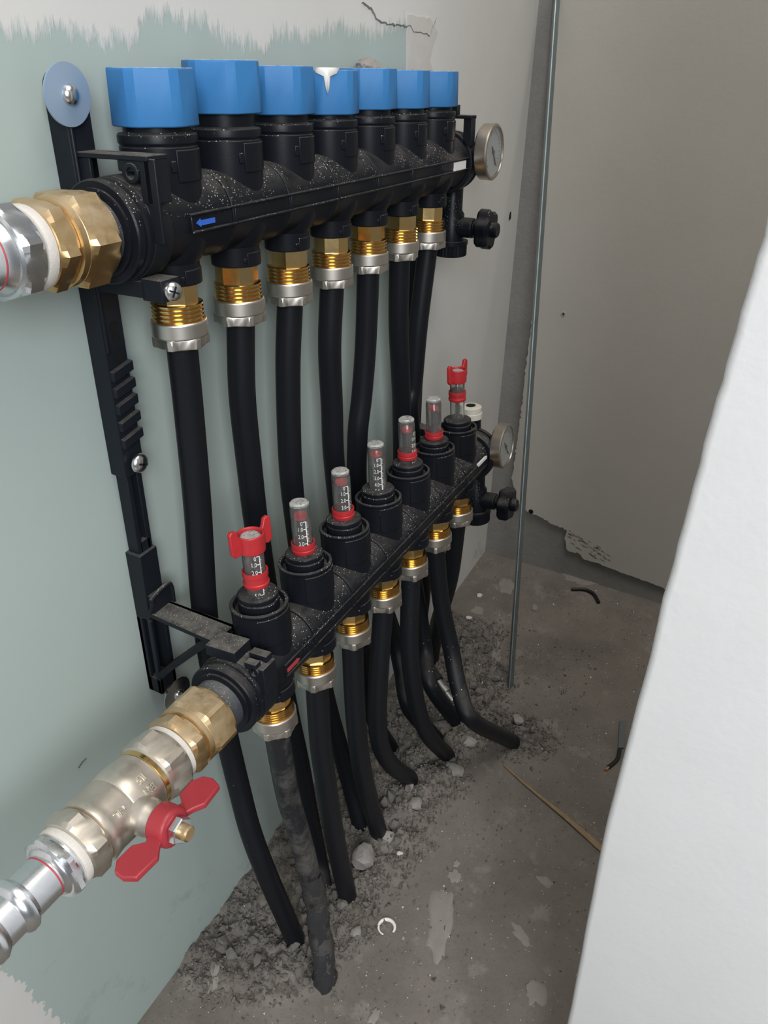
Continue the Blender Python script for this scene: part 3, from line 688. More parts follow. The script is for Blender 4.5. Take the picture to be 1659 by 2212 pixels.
hl.box((xc - 0.001, YF - 0.0003, zb_(740)), (xc + 0.0035, YF, zb_(700))); bpart(hl, 'slots', M['hollow'], None, 0)
mb = MB(); mb.box((XS0 + 0.0020, YF + 0.002, z2 - 0.002), (XS0 + 0.0055, WY - 0.001, z1 + 0.002)); mb.box((XS1 - 0.0045, YF + 0.002, z2 - 0.002), (XS1 - 0.0008, WY - 0.001, z1 + 0.002)); mb.box((XS0 + 0.004, YF + 0.0050, z2 - 0.002), (XS1 - 0.003, WY - 0.001, z1 + 0.002)); mb.box((XS0 + 0.004, YF + 0.002, z2 - 0.002), (XS1 - 0.002, WY - 0.001, z2 + 0.007)); bpart(mb, 'sliding_bar', M['strip'])
mb = MB(); mb.box((XS0, YF, z3), (XS1, WY, z2)); mb.box((XS0, YF, z4), (XS1, WY, z4 + 0.012)); mb.box((XS0, YF + 0.007, z4), (XS0 + 0.0025, WY, z3)); mb.box((XS0, YF, z4), (XS0 + 0.0025, YF + 0.003, z3)); mb.box((XS1 - 0.003, YF, z4), (XS1, WY, z3)); mb.box((XS0, WY - 0.003, z4), (XS1, WY, z3)); bpart(mb, 'foot', M['strip'])
def screw(parent, root_inv, loc, d, r, name='screw', mat='steel', washer=None):
    A_ = axm(loc, d); mb = MB(); mb.lathe([(r, 0), (r, 0.0008), (r * 0.86, 0.0022), (r * 0.5, 0.0032), (0.0004, 0.0035)], 24, A_)
    if washer: 
        wb_ = MB().lathe([(washer, -0.0014), (washer, -0.0004), (washer * 0.5, 0.0004), (r, 0.0006)], 40, A_); wb_.v = [tuple(root_inv @ Vector(v)) for v in wb_.v]; wo = wb_.build('washer', M['blue_metal' if mat == 'blue_metal' else 'steel'], parent); parent = wo
    mb.v = [tuple(root_inv @ Vector(v)) for v in mb.v]; so = mb.build(name, M[mat if mat != 'blue_metal' else 'steel'], parent)
    if not washer:
        sl = MB()
        for a in (0.4, 0.4 + math.pi / 2): sl.box((-r * 0.55, -r * 0.09, 0.0026), (r * 0.55, r * 0.09, 0.0036), A_ @ Matrix.Rotation(a, 4, 'Z'))
        sl.v = [tuple(root_inv @ Vector(v)) for v in sl.v]; sl.build('screw_slot', M['hollow'], so)
    return so
screw(br, BM, hit((149, 205), 1, YF - 0.003), (0, -1, 0), 0.0042, mat='blue_metal', washer=0.0122)
screw(br, BM, hit((300, 1000), 1, YF - 0.002), (0, -1, 0), 0.0056)
wp = hit((385, 1500), 1, YF - 0.001); screw(br, BM, (wp.x, wp.y, wp.z), (0, -1, 0), 0.0042, washer=0.0120)
# upper clamp: ring round the bar, plate above it and lug below
def clamp_parts(Mx, zc, yback, root, inv, mat, xa=-0.0335, xb=-0.0215):
    """clamp in manifold local coordinates"""
    mb = MB(); G = Mx @ RX(0, zc); mb.shell(0.0192, 0.0224, xa, xb, 0, 358, 40, G)
    mb.box((xa, -0.0235, zc + 0.012), (xb, -0.0175, zc + 0.0300), Mx)             # front upright
    mb.box((xa, -0.0265, zc - 0.004), (xa + 0.0012, -0.0205, zc + 0.0300), Mx)
    mb.box((xa - 0.001, -0.0235, zc + 0.0290), (xb, yback, zc + 0.0312), Mx)       # top plate
    mb.box((xa, 0.010, zc + 0.0135), (xa + 0.002, yback, zc + 0.0305), Mx)
    mb.box((xa, -0.0180, zc + 0.0245), (xa + 0.0025, -0.006, zc + 0.0305), Mx)
    mb.lathe([(0.0022, 0), (0.0042, 0), (0.0042, 0.010), (0.0022, 0.010)], 20, Mx @ RX(xa - 0.001, zc + 0.0240, -0.0135), closed=True)
    mb.box((xa, -0.022, zc - 0.0300), (xb, -0.010, zc - 0.0200), Mx)               # lower lug
    mb.box((xa, -0.012, zc - 0.0290), (xb - 0.002, yback, zc - 0.0215), Mx)
    mb.v = [tuple(inv @ Vector(v)) for v in mb.v]; return mb.build('clamp', mat, root, bevel=0.0004)
clU = clamp_parts(MU, ZU, 0.0190, br, BM, M['black_arm'])
screw(br, BM, MU @ Vector((-0.0275, -0.0225, ZU - 0.0255)), (-0.55, -1, 0.1), 0.0046)
# lower arm: forked flat arm from the foot to the clamp round the lower bar
zc = ZL; mb = MB(); G = ML @ RX(0, zc)
mb.shell(0.0192, 0.0226, -0.0335, -0.0215, 0, 358, 40, G)
mb.box((-0.0345, -0.006, zc + 0.0215), (-0.0195, 0.0140, zc + 0.0285), ML)
mb.box((-0.0345, -0.0195, zc + 0.0200), (-0.0295, -0.0120, zc + 0.0245), ML); mb.box((-0.0270, -0.0215, zc + 0.0195), (-0.0215, -0.0100, zc + 0.0255), ML)
mb.lathe([(0.0018, 0), (0.0036, 0), (0.0036, 0.012), (0.0018, 0.012)], 18, ML @ RX(-0.0345, zc + 0.0185, -0.0175), closed=True)
mb.box((-0.0335, -0.0235, zc + 0.004), (-0.0215, -0.0170, zc + 0.0215), ML)
bpart(mb, 'clamp', M['black_arm'], None, 0.0004)
arm = MB()
def armz(p): return hit(p, 0, 0)
zA = (ML @ Vector((-0.027, 0.010, zc + 0.0250))).z
A0 = (XS0 - 0.0005, YF); mlp = ML @ Vector((-0.027, 0.0125, zc + 0.025))
# top plate, Y shaped, level
Pa = [(XS0, YF + 0.001), (XS1 + 0.001, YF + 0.001), (XS1 + 0.002, mlp.y), (XS0 - 0.002, mlp.y), (XS0 - 0.001, YF - 0.020)]
arm.prism(Pa, zA - 0.002, zA + 0.001)
arm.box((XS0, -0.004, zA - 0.024), (XS0 + 0.0022, YF + 0.001, zA)) if False else None
Pw = [(YF, zA - 0.002), (mlp.y, zA - 0.002), (mlp.y, zA - 0.008), (YF, z4 + 0.020), (YF, z4 + 0.012)]
arm.prism([(YF + 0.001, zA + 0.001), (mlp.y, zA + 0.001), (mlp.y, zA - 0.009), (YF + 0.001, zA - 0.009)], XS1 - 0.0005, XS1 + 0.0015, Matrix(((0, 0, 1, 0), (1, 0, 0, 0), (0, 1, 0, 0), (0, 0, 0, 1))))
# slanting strut of the fork
u0 = Vector((xc, mlp.y + 0.006, zA - 0.002)); u1 = Vector((xc, YF, z4 + 0.016))
dd_ = (u1 - u0); Ms = axm(u0, dd_, (1, 0, 0)); arm.box((-0.0075, -0.0018, 0), (0.0075, 0.0018, dd_.length), Ms)
# hook above
for k in range(8):
    a0_, a1_ = math.pi * k / 8, math.pi * (k + 1) / 8
    pass
hk = [Vector((XS0 + 0.0005, YF - 0.001, zA + 0.001)), Vector((XS0 + 0.0005, YF - 0.004, zA + 0.009)), Vector((XS0 + 0.001, YF - 0.0035, zA + 0.0125)), Vector((XS1, YF - 0.0035, zA + 0.0145)), Vector((XS1 + 0.003, YF - 0.004, zA + 0.011)), Vector((XS1 + 0.003, YF - 0.004, zA))]
arm.tube(bez(hk, 4), 0.0014, 8)
arm.box((XS0 + 0.001, YF - 0.0035, zA), (XS1 + 0.003, YF + 0.001, zA + 0.0125))
bpart(arm, 'support_arm', M['black_arm'], None, 0.0005)

# far bracket, mostly hidden behind the last modules
fx = 0.330
fb = empty('wall_bracket', 'dusty black far bracket behind the last blue cap, clamping the bar ends', 'bracket', Matrix.Translation((fx, WY - 0.011, -0.24)))
FI = fb.matrix_world.inverted()
mb = MB(); mb.box((fx - 0.007, WY - 0.011, -0.25), (fx + 0.007, WY, 0.098)); bpart(mb, 'rail', M['strip'], inv=FI, root=fb)
mb = MB(); Gx = MU
mb.shell(0.0192, 0.0232, 0.3275, 0.3355, 0, 358, 40, MU @ RX(0, ZU)); mb.box((0.3275, -0.0215, ZU + 0.012), (0.3355, -0.0145, ZU + 0.0335), Gx); mb.box((0.3265, -0.0215, ZU + 0.0315), (0.3365, 0.012, ZU + 0.0340), Gx); mb.box((0.326, -0.010, ZU + 0.034), (0.331, 0.012, ZU + 0.041), Gx)
bpart(mb, 'clamp', M['black_arm'], inv=FI, root=fb)
mb = MB(); mb.shell(0.0192, 0.0232, 0.3275, 0.3355, 0, 358, 40, ML @ RX(0, ZL)); q = ML @ Vector((0.3315, 0.018, ZL + 0.012)); mb.box((fx - 0.006, q.y, q.z - 0.004), (fx + 0.006, WY - 0.009, q.z + 0.004))
bpart(mb, 'clamp', M['black_arm'], inv=FI, root=fb)

# ------------------------------------------------------------------ pipes
PR = 0.0080
def trace(start, pix, yend_pix, p_exp=1.6, y_first=None, sink=0.012, mid=None):
    """pipe centreline: from the nut downwards through photo pixels, easing in depth to its foot on the floor"""
    end = fhit(yend_pix); pts = [start]; n = len(pix) + 1
    for i, q in enumerate(pix):
        if len(q) == 3: pts.append(hit(q[:2], 1, q[2])); continue
        t_ = ((i + 1) / n) ** p_exp; pts.append(hit(q, 1, start.y + (end.y - start.y) * t_))
    pts.append(end); d = (end - pts[-2]).normalized(); pts.append(end + d * 0.006 + Vector((0, 0, -sink)))
    return pts
pn = MU @ Vector((0, 0, 0)); 
ordn = ['first', 'second', 'third', 'fourth', 'fifth', 'sixth', 'seventh']
upix = [
 ([(397, 790), (409, 900), (427, 1100), (443, 1330), (466, 1480), (492, 1600), (516, 1700), (541, 1795), (577, 1890)], (640, 2035)),
 ([(516, 740), (523, 850), (538, 1000), (556, 1150), (588, 1350), (622, 1530), (648, 1650), (668, 1760), (688, 1860)], (700, 1930)),
 ([(622, 690), (622, 800), (627, 1000), (640, 1130), (668, 1330), (702, 1500), (732, 1610), (758, 1700)], (778, 1780)),
 ([(708, 650), (712, 750), (717, 880), (722, 1000), (745, 1200), (780, 1380), (798, 1490), (810, 1560)], (845, 1618)),
 ([(795, 620), (790, 740), (782, 850), (772, 950), (775, 1080), (810, 1250), (850, 1370), (868, 1450), (885, 1530)], (945, 1600)),
 ([(858, 590), (861, 700), (867, 850), (868, 930), (872, 1100), (895, 1250), (918, 1400), (930, 1480)], (985, 1560)),
 ([(913, 570), (904, 700), (893, 830), (886, 900), (905, 1100), (915, 1240), (912, 1310)], (898, 1385))]
UY = [(0.006, 0.003, 0.001, 0.0, 0.0, -0.003, -0.008, -0.013, -0.019)]
pu = []
for i, (px, ep) in enumerate(upix):
    px = px[1:]; st = MU @ Vector((0.05 * i, 0, 0.008)); st2 = MU @ Vector((0.05 * i, 0, -0.004))
    end = fhit(ep); n = len(px); pts = [st, st2]
    for k, q in enumerate(px):
        tt = (k + 1) / (n + 1)
        y = st2.y + 0.004 * math.sin(math.pi * tt) if tt < 0.55 else None
        if y is None: s_ = (tt - 0.55) / 0.45; y = st2.y + 0.004 + (end.y - st2.y - 0.004) * s_ ** 1.3
        pts.append(hit(q, 1, min(y, WY - PR - 0.001)))
    pts.append(end); dv_ = (end - pts[-2]).normalized(); pts.append(end + dv_ * 0.018 + Vector((0, 0, -0.016))); pu.append(pts)
    o = MB().tube(bez(pts, 10), PR, 20).build('heating_pipe', M['pipe'], smooth=50)
    tag(o, 'black heating pipe running down from under the %s blue cap counted from the near end' % ordn[i], 'pipe', 'pipes of the upper manifold')
lpix = [
 ([(604, 1640), (620, 1710), (643, 1790), (664, 1870), (684, 1960), (696, 2050)], (702, 2125)),
 ([(686, 1530), (692, 1600), (704, 1690), (718, 1780), (734, 1860)], (752, 1945)),
 ([(763, 1440), (766, 1510), (773, 1600), (788, 1690)], (820, 1808)),
 ([(826, 1350), (819, 1440), (815, 1540), (822, 1610), (848, 1655)], (888, 1685)),
 ([(887, 1290), (884, 1370), (890, 1460), (905, 1540), (928, 1592)], (968, 1635)),
 ([(947, 1225), (953, 1300), (974, 1400), (992, 1490), (1022, 1557)], (1112, 1606)),
 ([(982, 1165), (974, 1240), (956, 1310), (942, 1360)], (932, 1432))]
feet = []
M['pipe2'] = plastic('dusty_pipe', (0.008, 0.009, 0.012), 0.45, 0.6, (0.09, 0.086, 0.08), 0.10, 420, 0.3)
for i, (px, ep) in enumerate(lpix):
    px = px[1:]; st = ML @ Vector((0.05 * i, 0, -0.236)); st2 = ML @ Vector((0.05 * i, 0, -0.243)); end = fhit(ep, -0.002); n = len(px); pts = [st, st2]
    for k, q in enumerate(px):
        tt = (k + 1) / (n + 1); pts.append(hit(q, 1, st2.y + (end.y - st2.y) * tt ** (1.2 if i not in (5, 6) else 1.5)))
    pts.append(end); dv_ = (end - pts[-2]).normalized(); pts.append(end + dv_ * 0.018 + Vector((0, 0, -0.018)))
    o = MB().tube(bez(pts, 10), PR, 20).build('heating_pipe', M['mudpipe'] if i == 0 else M['pipe2'], smooth=50)
    tag(o, 'black pipe below the %s lower brass connector from the near end%s' % (ordn[i], ', mortar smeared' if i == 0 else ''), 'pipe', 'pipes of the lower manifold')

    feet.append(end)
    if i == 0:      # torn plastic film clinging to the foot of the first pipe
        full = bez(pts, 10); seg = full[int(len(full) * 0.52):-8]; V = []; F = []; nn = 20
        for k, c_ in enumerate(seg):
            tdir = (seg[min(k + 1, len(seg) - 1)] - seg[max(k - 1, 0)]).normalized(); u_ = Vector((0, 1, 0)); u_ = (u_ - tdir * u_.dot(tdir)).normalized(); v_ = tdir.cross(u_)
            for q in range(nn):
                a_ = 2 * math.pi * q / nn; nz = noise.noise(Vector((math.cos(a_) * 1.5, math.sin(a_) * 1.5, k * 0.28))) + 0.4 * noise.noise(Vector((math.cos(a_) * 4, math.sin(a_) * 4, k * 0.9)))
                V.append(c_ + (u_ * math.cos(a_) + v_ * math.sin(a_)) * (PR + max(-0.0006, 0.0030 * nz + 0.0018 * (k / len(seg)) - 0.0004)))
        for k in range(len(seg) - 1):
            for q in range(nn): F.append((k * nn + q, k * nn + (q + 1) % nn, (k + 1) * nn + (q + 1) % nn, (k + 1) * nn + q))
        MB().add(V, F).build('plastic_film', M['wrap'], o, smooth=60, label='torn dusty plastic film')

# ------------------------------------------------------------------ inlet fittings on the near ends
def hexring(n, R, x0, x1, ch, Mx, a=0.0):
    """nut along +x with turned chamfers"""
    mb = MB(); P = ngon(n, R, a); ap = R * math.cos(math.pi / n)
    V = []; F = []; m = 48
    prof = [(x0, ap * 0.93), (x0 + ch * 0.3, ap * 1.0), (x0 + ch, None), (x1 - ch, None), (x1 - ch * 0.3, ap * 1.0), (x1, ap * 0.93)]
    for (x, r) in prof:
        for k in range(m):
            t_ = 2 * math.pi * k / m; s_ = (t_ - a) % (2 * math.pi / n) - math.pi / n; rh = ap / math.cos(s_)
            rr = rh if r is None else min(rh, r); V.append(Mx @ Vector((x, rr * math.cos(t_), rr * math.sin(t_))))
    q = len(prof)
    for j in range(q - 1):
        for k in range(m): F.append((j * m + k, j * m + (k + 1) % m, (j + 1) * m + (k + 1) % m, (j + 1) * m + k))
    F.append(tuple(range(m))[::-1]); F.append(tuple((q - 1) * m + k for k in range(m)))
    return mb.add(V, F)
def xl(prof, Mx, zc, n=40): return MB().lathe([(r, x) for x, r in prof], n, Mx @ RX(0, zc))
def inl(name, label, Mx, zc):
    W = Mx @ Matrix.Translation((-0.08, 0, zc)); r = empty(name, label, 'pipe fitting', W); return r, W.inverted() @ Mx, zc
TZ = lambda Mx, zc: Mx @ Matrix.Translation((0, 0, zc))
# upper
ru, I, zc = inl('inlet_union', 'brass union and zinc coupling on the near end of the upper bar, left edge', MU, ZU)
hexring(6, 0.0212, -0.0680, -0.0490, 0.0035, TZ(I, zc), 0.0).build('union_nut', M['brass_dull'], ru, smooth=16)
xl([(-0.0705, 0.0168), (-0.0700, 0.0180), (-0.0672, 0.0182), (-0.067, 0.0165)], I, zc).build('collar_ring', M['brass_dull'], ru)
hexring(6, 0.0192, -0.0815, -0.0700, 0.0028, TZ(I, zc), 0.15).build('adapter_nut', M['brass_dull'], ru, smooth=16)
xl([(-0.0868, 0.0140), (-0.0862, 0.0165), (-0.0845, 0.0170), (-0.0820, 0.0168), (-0.081, 0.015)], I, zc).build('sealing_tape', M['tape'], ru)
hexring(6, 0.0195, -0.0990, -0.0872, 0.0028, TZ(I, zc), 0.75).build('coupling_nut', M['zinc'], ru, smooth=16)
xl([(-0.150, 0.0110), (-0.149, 0.0138), (-0.142, 0.0138), (-0.141, 0.0126), (-0.103, 0.0126), (-0.0985, 0.0150)], I, zc).build('press_sleeve', M['zinc'], ru)
xl([(-0.1034, 0.01275), (-0.1030, 0.0130), (-0.1026, 0.01275)], I, zc).build('marking_ring', M['red_print'], ru)
xl([(-0.26, 0.0110), (-0.149, 0.0110)], I, zc).build('steel_pipe', M['zinc'], ru)
# lower with ball valve
rl, I, zc = inl('ball_valve', 'nickel ball valve with red butterfly handle and brass union on the lower bar', ML, ZL)
rl['category'] = 'valve'
hexring(6, 0.0205, -0.0735, -0.0535, 0.0035, TZ(I, zc), 0.20).build('union_nut', M['brass_dull'], rl, smooth=16)
xl([(-0.0760, 0.0160), (-0.0756, 0.0176), (-0.0730, 0.0178), (-0.0725, 0.016)], I, zc).build('collar_ring', M['brass_dull'], rl)
hexring(6, 0.0186, -0.0865, -0.0755, 0.0028, TZ(I, zc), 0.55).build('adapter_nut', M['brass_dull'], rl, smooth=16)
xl([(-0.0900, 0.0140), (-0.0896, 0.0162), (-0.0868, 0.0164), (-0.086, 0.0145)], I, zc).build('sealing_tape', M['tape'], rl)
hexring(6, 0.0198, -0.1055, -0.0895, 0.003, TZ(I, zc), 0.35).build('valve_nut', M['nickel_valve'], rl, smooth=16)
xl([(-0.1085, 0.0150), (-0.1080, 0.0164), (-0.1058, 0.0164), (-0.105, 0.015)], I, zc).build('brass_seat', M['brass'], rl)
vb = xl([(-0.1445, 0.0150), (-0.1440, 0.0168), (-0.1425, 0.0172), (-0.1400, 0.0167), (-0.1370, 0.0164), (-0.1290, 0.0168), (-0.1270, 0.0165), (-0.1262, 0.0170), (-0.1200, 0.0174), (-0.1130, 0.0166), (-0.1100, 0.0160), (-0.1085, 0.0160), (-0.1080, 0.015)], I, zc, 48)
XV = -0.1245
vb.lathe([(0.0100, 0.008), (0.0092, 0.0180), (0.0088, 0.0205), (0.0075, 0.0225), (0.0075, 0.0250)], 28, I @ axm((XV, 0, zc), (0, -1, 0)))
body = vb.build('valve_body', M['nickel_valve'], rl)
# embossed marks on the body
em = MB()
def emboss(s, size, x, ang, flip=1):
    V, F = text_geo(s, size); cx = sum(v.x for v in V) / len(V)
    def wr(v, h):
        a = math.radians(ang) + (v.y) / 0.0172 ; r = (0.0172 if x > -0.126 else 0.0166) + h; xx = x - (v.x - cx)
        return I @ Vector((xx, -r * math.sin(a), zc + r * math.cos(a)))
    em.add([wr(v, 0.0004) for v in V], [f_[::-1] for f_ in F]); 
emboss('15', 0.0055, -0.1175, 36); emboss('EN', 0.0052, -0.1165, 58); emboss('NL', 0.0050, -0.1340, 52)
o = em.build('embossed_marks', M['nickel_valve'], body, smooth=0); m_ = o.modifiers.new('thick', 'SOLIDIFY'); m_.thickness = 0.0008; m_.offset = 0
hexring(6, 0.0182, -0.1560, -0.1440, 0.003, TZ(I, zc), 0.62).build('valve_nut', M['nickel_valve'], rl, smooth=16)
xl([(-0.1600, 0.0125), (-0.1596, 0.0148), (-0.1585, 0.0153), (-0.1562, 0.0152), (-0.155, 0.014)], I, zc).build('sealing_tape', M['tape'], rl)
hexring(6, 0.0172, -0.1665, -0.1612, 0.0014, TZ(I, zc), 0.30).build('coupling_nut', M['zinc'], rl, smooth=16)
xl([(-0.2800, 0.0100), (-0.2060, 0.0100), (-0.2050, 0.0120), (-0.2025, 0.0130), (-0.1995, 0.0130), (-0.1975, 0.0118), (-0.1965, 0.0110), (-0.1890, 0.0110), (-0.1880, 0.0122), (-0.1862, 0.0131), (-0.1838, 0.0130), (-0.1822, 0.0116), (-0.1812, 0.0106), (-0.1682, 0.0106), (-0.1672, 0.0122), (-0.1664, 0.0128), (-0.1610, 0.0136), (-0.1598, 0.0136), (-0.1590, 0.013)], I, zc, 44).build('press_sleeve', M['zinc'], rl)
xl([(-0.1698, 0.01065), (-0.1694, 0.0108), (-0.1690, 0.01065)], I, zc).build('marking_ring', M['red_print'], rl)
# butterfly handle: cup seated on the stem, two broad wings standing along the stem
HM = I @ axm((XV, -0.0282, zc), (0, -1, 0.03), (1, 0, 0))      # local x along the pipe, z out along the stem
hd = MB(); hd.lathe([(0.0040, 0.0040), (0.0078, 0.0040), (0.0084, -0.0030), (0.0098, -0.0030), (0.0096, 0.0056), (0.0084, 0.0068), (0.0040, 0.0068)], 36, HM, closed=True)
for sgn in (1, -1):
    Pw = [(0.0085, -0.0020), (0.0125, 0.0000), (0.0165, -0.0045), (0.0255, -0.0050), (0.0305, -0.0015), (0.0315, 0.0040), (0.0290, 0.0100), (0.0165, 0.0110), (0.0118, 0.0075), (0.0085, 0.0060)]
    hd.prism([(sgn * a, b) for a, b in Pw], -0.0016, 0.0016, HM @ Matrix(((1, 0, 0, 0), (0, 0, -1, 0), (0, 1, 0, 0), (0, 0, 0, 1))))
hn = hd.build('butterfly_handle', M['red_ball'], rl, bevel=0.0010)
A_ = HM @ Matrix.Translation((0, 0, 0.0070)); MB().prism(ngon(6, 0.0066, 0.3), 0, 0.0040, A_, 0.0005).build('lock_nut', M['zinc'], hn)
MB().lathe([(0.0038, -0.012), (0.0038, 0.0075), (0.0030, 0.0083)], 16, A_).build('stem', M['brass_dull'], hn)

# ------------------------------------------------------------------ rubble, stones, litter
def rock(seed, sx, sy, sz, sub=2):
    bm = bmesh.new(); bmesh.ops.create_icosphere(bm, subdivisions=sub, radius=1)
    for v in bm.verts:
        n_ = 1 + 0.38 * noise.noise(v.co * 1.1 + Vector((seed * 3.1, 0, 0))) + 0.16 * noise.noise(v.co * 2.7 + Vector((0, seed * 1.7, 0))); v.co = v.co * n_
        v.co.x *= sx; v.co.y *= sy; v.co.z *= sz
    V = [v.co.copy() for v in bm.verts]; F = [tuple(v.index for v in f_.verts) for f_ in bm.faces]; bm.free(); return V, F
def put_stone(px, size, name, label, cat, mat, flat=0.6, group=None, seed=None, dz=0.0):
    p = fhit(px); h = floor_h(p.x, p.y); sd_ = seed if seed is not None else px[0]
    V, F = rock(sd_, size, size * 0.8, size * flat); o = MB().add(V, F).build(name, mat, smooth=30)
    o.location = (p.x, p.y, p.z + h + size * flat * 0.35 + dz); o.rotation_euler.z = sd_ % 7
    return tag(o, label, cat, group)
put_stone((785, 1870), 0.0125, 'concrete_chunk', 'largest rounded grey concrete chunk in the rubble beside the second lower pipe', 'stone', M['lump'], 0.75)
put_stone((895, 1747), 0.0085, 'concrete_chunk', 'flat pale grey concrete flake in the middle of the rubble', 'stone', M['lump'], 0.45)
put_stone((984, 1672), 0.0092, 'concrete_chunk', 'angular grey concrete chunk at the rubble edge near the start of the straw', 'stone', M['lump'], 0.6)
put_stone((882, 1705), 0.0065, 'concrete_chunk', 'pale stone just below the foot of the fourth lower pipe', 'stone', M['lump'], 0.7)
put_stone((835, 1818), 0.0080, 'concrete_chunk', 'upright pale mortar crumb at the foot of the third pipe', 'stone', M['lump'], 1.0)
put_stone((770, 2020), 0.0055, 'concrete_chunk', 'long pale stone at the foot of the second lower pipe', 'stone', M['lump'], 0.6)
put_stone((1117, 1573), 0.0070, 'concrete_chunk', 'small rounded stone lying over the sixth lower pipe foot', 'stone', M['lump'], 0.7)
put_stone((1080, 1592), 0.0050, 'concrete_chunk', 'little pinkish stone lying on the sixth lower pipe foot', 'stone', M['lump'], 0.7)
put_stone((1013, 1610), 0.0085, 'concrete_chunk', 'pale flat slab of mortar between the fifth and sixth lower pipe feet', 'stone', M['lump'], 0.5)
put_stone((1155, 1314), 0.0060, 'concrete_chunk', 'single small stone on open floor between the metal bead and the black cable offcut', 'stone', M['lump'], 0.5)
put_stone((1036, 1287), 0.0042, 'plaster_chip', 'white plaster chip near the far end of the wall foot', 'chip', M['chip'], 0.5)
put_stone((1013, 1340), 0.0042, 'plaster_chip', 'white plaster chip beside the round pale splash on the floor', 'chip', M['chip'], 0.5)
put_stone((863, 1850), 0.0028, 'plaster_chip', 'small bright white chip right of the large concrete chunk', 'chip', M['chip'], 0.5)
# mid sized crumbs, countable but alike
rv = [rock(s_, 1, 0.85, 0.7, 1) for s_ in range(6)]
crumb_me = [MB().add(*r_).mesh('mortar_crumb', M['rubble'], 25) for r_ in rv]
cnt = 0; tries = 0
while cnt < 210 and tries < 9000:
    tries += 1; x = random.uniform(-0.03, 0.44); y = random.uniform(-0.14, WY - 0.008)
    if random.random() > rubble_amt(x, y): continue
    s_ = random.uniform(0.0025, 0.0060) * (1.35 if random.random() < 0.22 else 1); o = bpy.data.objects.new('mortar_crumb', random.choice(crumb_me)); COL.objects.link(o)
    o.scale = (s_, s_, s_); o.rotation_euler = (random.random() * 6, random.random() * 6, random.random() * 6); o.location = (x, y, fz(x) + floor_h(x, y) + s_ * 0.35)
    tag(o, 'small grey mortar crumb among the loose rubble at the pipe feet', 'stone', 'mortar crumbs in the rubble'); cnt += 1
for k_ in range(75):
    fp = random.choice(feet + [p_[-2] for p_ in pu]); a = random.uniform(0, 6.283); rr = random.uniform(0.0085, 0.0145); x = fp.x + rr * math.cos(a); y = fp.y + rr * math.sin(a)
    if y > WY - 0.006: continue
    s_ = random.uniform(0.0022, 0.0048); o = bpy.data.objects.new('mortar_crumb', random.choice(crumb_me)); COL.objects.link(o)
    o.scale = (s_, s_, s_); o.rotation_euler = (random.random() * 6, random.random() * 6, random.random() * 6); o.location = (x, y, fz(x) + floor_h(x, y) + s_ * 0.3)
    tag(o, 'small grey mortar crumb among the loose rubble at the pipe feet', 'stone', 'mortar crumbs in the rubble')
# fine grit
def grit(n, smin, smax, fn, name, mat, label):
    tet = np.array([(1, 1, 1), (-1, -1, 1), (-1, 1, -1), (1, -1, -1), (0, 0, 1.6)], float) * 0.6
    Fc = [(0, 1, 4), (1, 2, 4), (2, 0, 4), (0, 3, 1), (1, 3, 2), (2, 3, 0)]; V = []; F = []; c = 0
    while c < n:
        x, y, ok = fn()
        if not ok: continue
        s_ = random.uniform(smin, smax) * (1 if random.random() < 0.85 else 1.6); R_ = Matrix.Rotation(random.random() * 6.28, 3, 'Z') @ Matrix.Rotation(random.random() * 6.28, 3, 'X')
        z = fz(x) + floor_h(x, y) + s_ * 0.3; b_ = len(V)
        for q in tet: p = R_ @ Vector(q * s_); V.append((p.x + x, p.y + y, p.z + z))
        F += [tuple(i + b_ for i in f_) for f_ in Fc]; c += 1
    o = MB(); o.v = V; o.f = F; me_ = bpy.data.meshes.new(name); me_.from_pydata(V, [], F); me_.materials.append(mat)
    ob = bpy.data.objects.new(name, me_); COL.objects.link(ob); return tag(ob, label, 'rubble', None, 'stuff')
def inrub():
    x = random.uniform(-0.07, 0.47); y = random.uniform(-0.17, WY - 0.003); return x, y, random.random() < rubble_amt(x, y) ** 0.8 + 0.02
grit(15000, 0.0006, 0.0019, inrub, 'rubble_grit', M['rubble'], 'loose grey rubble grit around the feet of the pipes')
def allfl():
    x = random.uniform(-0.1, XB - 0.005); y = random.uniform(-0.30, WY - 0.004); return x, y, True
grit(2600, 0.0003, 0.0009, allfl, 'floor_grit', M['rubble'], 'fine grey grit scattered over the floor')
grit(170, 0.0005, 0.0012, allfl, 'plaster_crumbs', M['chip'], 'tiny white plaster crumbs scattered over the floor')

def splash(px, rx, ry, rotd, label, seed):
    p = fhit(px); n = 40; P = []
    for k in range(n):
        a = 2 * math.pi * k / n; r_ = 1 + 0.5 * noise.noise(Vector((math.cos(a) * 1.6, math.sin(a) * 1.6, seed))) + 0.15 * noise.noise(Vector((math.cos(a) * 6, math.sin(a) * 6, seed)))
        P.append((rx * r_ * math.cos(a), ry * r_ * math.sin(a)))
    mb = MB(); V = []; F = []; rings = [(1.0, -0.0008), (0.93, 0.0011), (0.6, 0.0016), (0.25, 0.0016)]; Rm = Matrix.Rotation(math.radians(rotd), 3, 'Z')
    for k_, z_ in rings:
        for (a, b_) in P:
            q = Rm @ Vector((a * k_, b_ * k_, 0)); x, y = p.x + q.x, p.y + q.y; V.append((x - p.x, y - p.y, fz(x) + floor_h(x, y) + z_ * (0.7 + 0.6 * noise.noise(Vector((x * 80, y * 80, 0)))) - p.z))
    for j in range(len(rings) - 1):
        for k in range(n): F.append((j * n + k, j * n + (k + 1) % n, (j + 1) * n + (k + 1) % n, (j + 1) * n + k))
    F.append(tuple((len(rings) - 1) * n + k for k in range(n)))
    o = mb.add(V, F).build('mortar_splash', M['splash'], smooth=60); o.location = p; tag(o, label, 'splash')
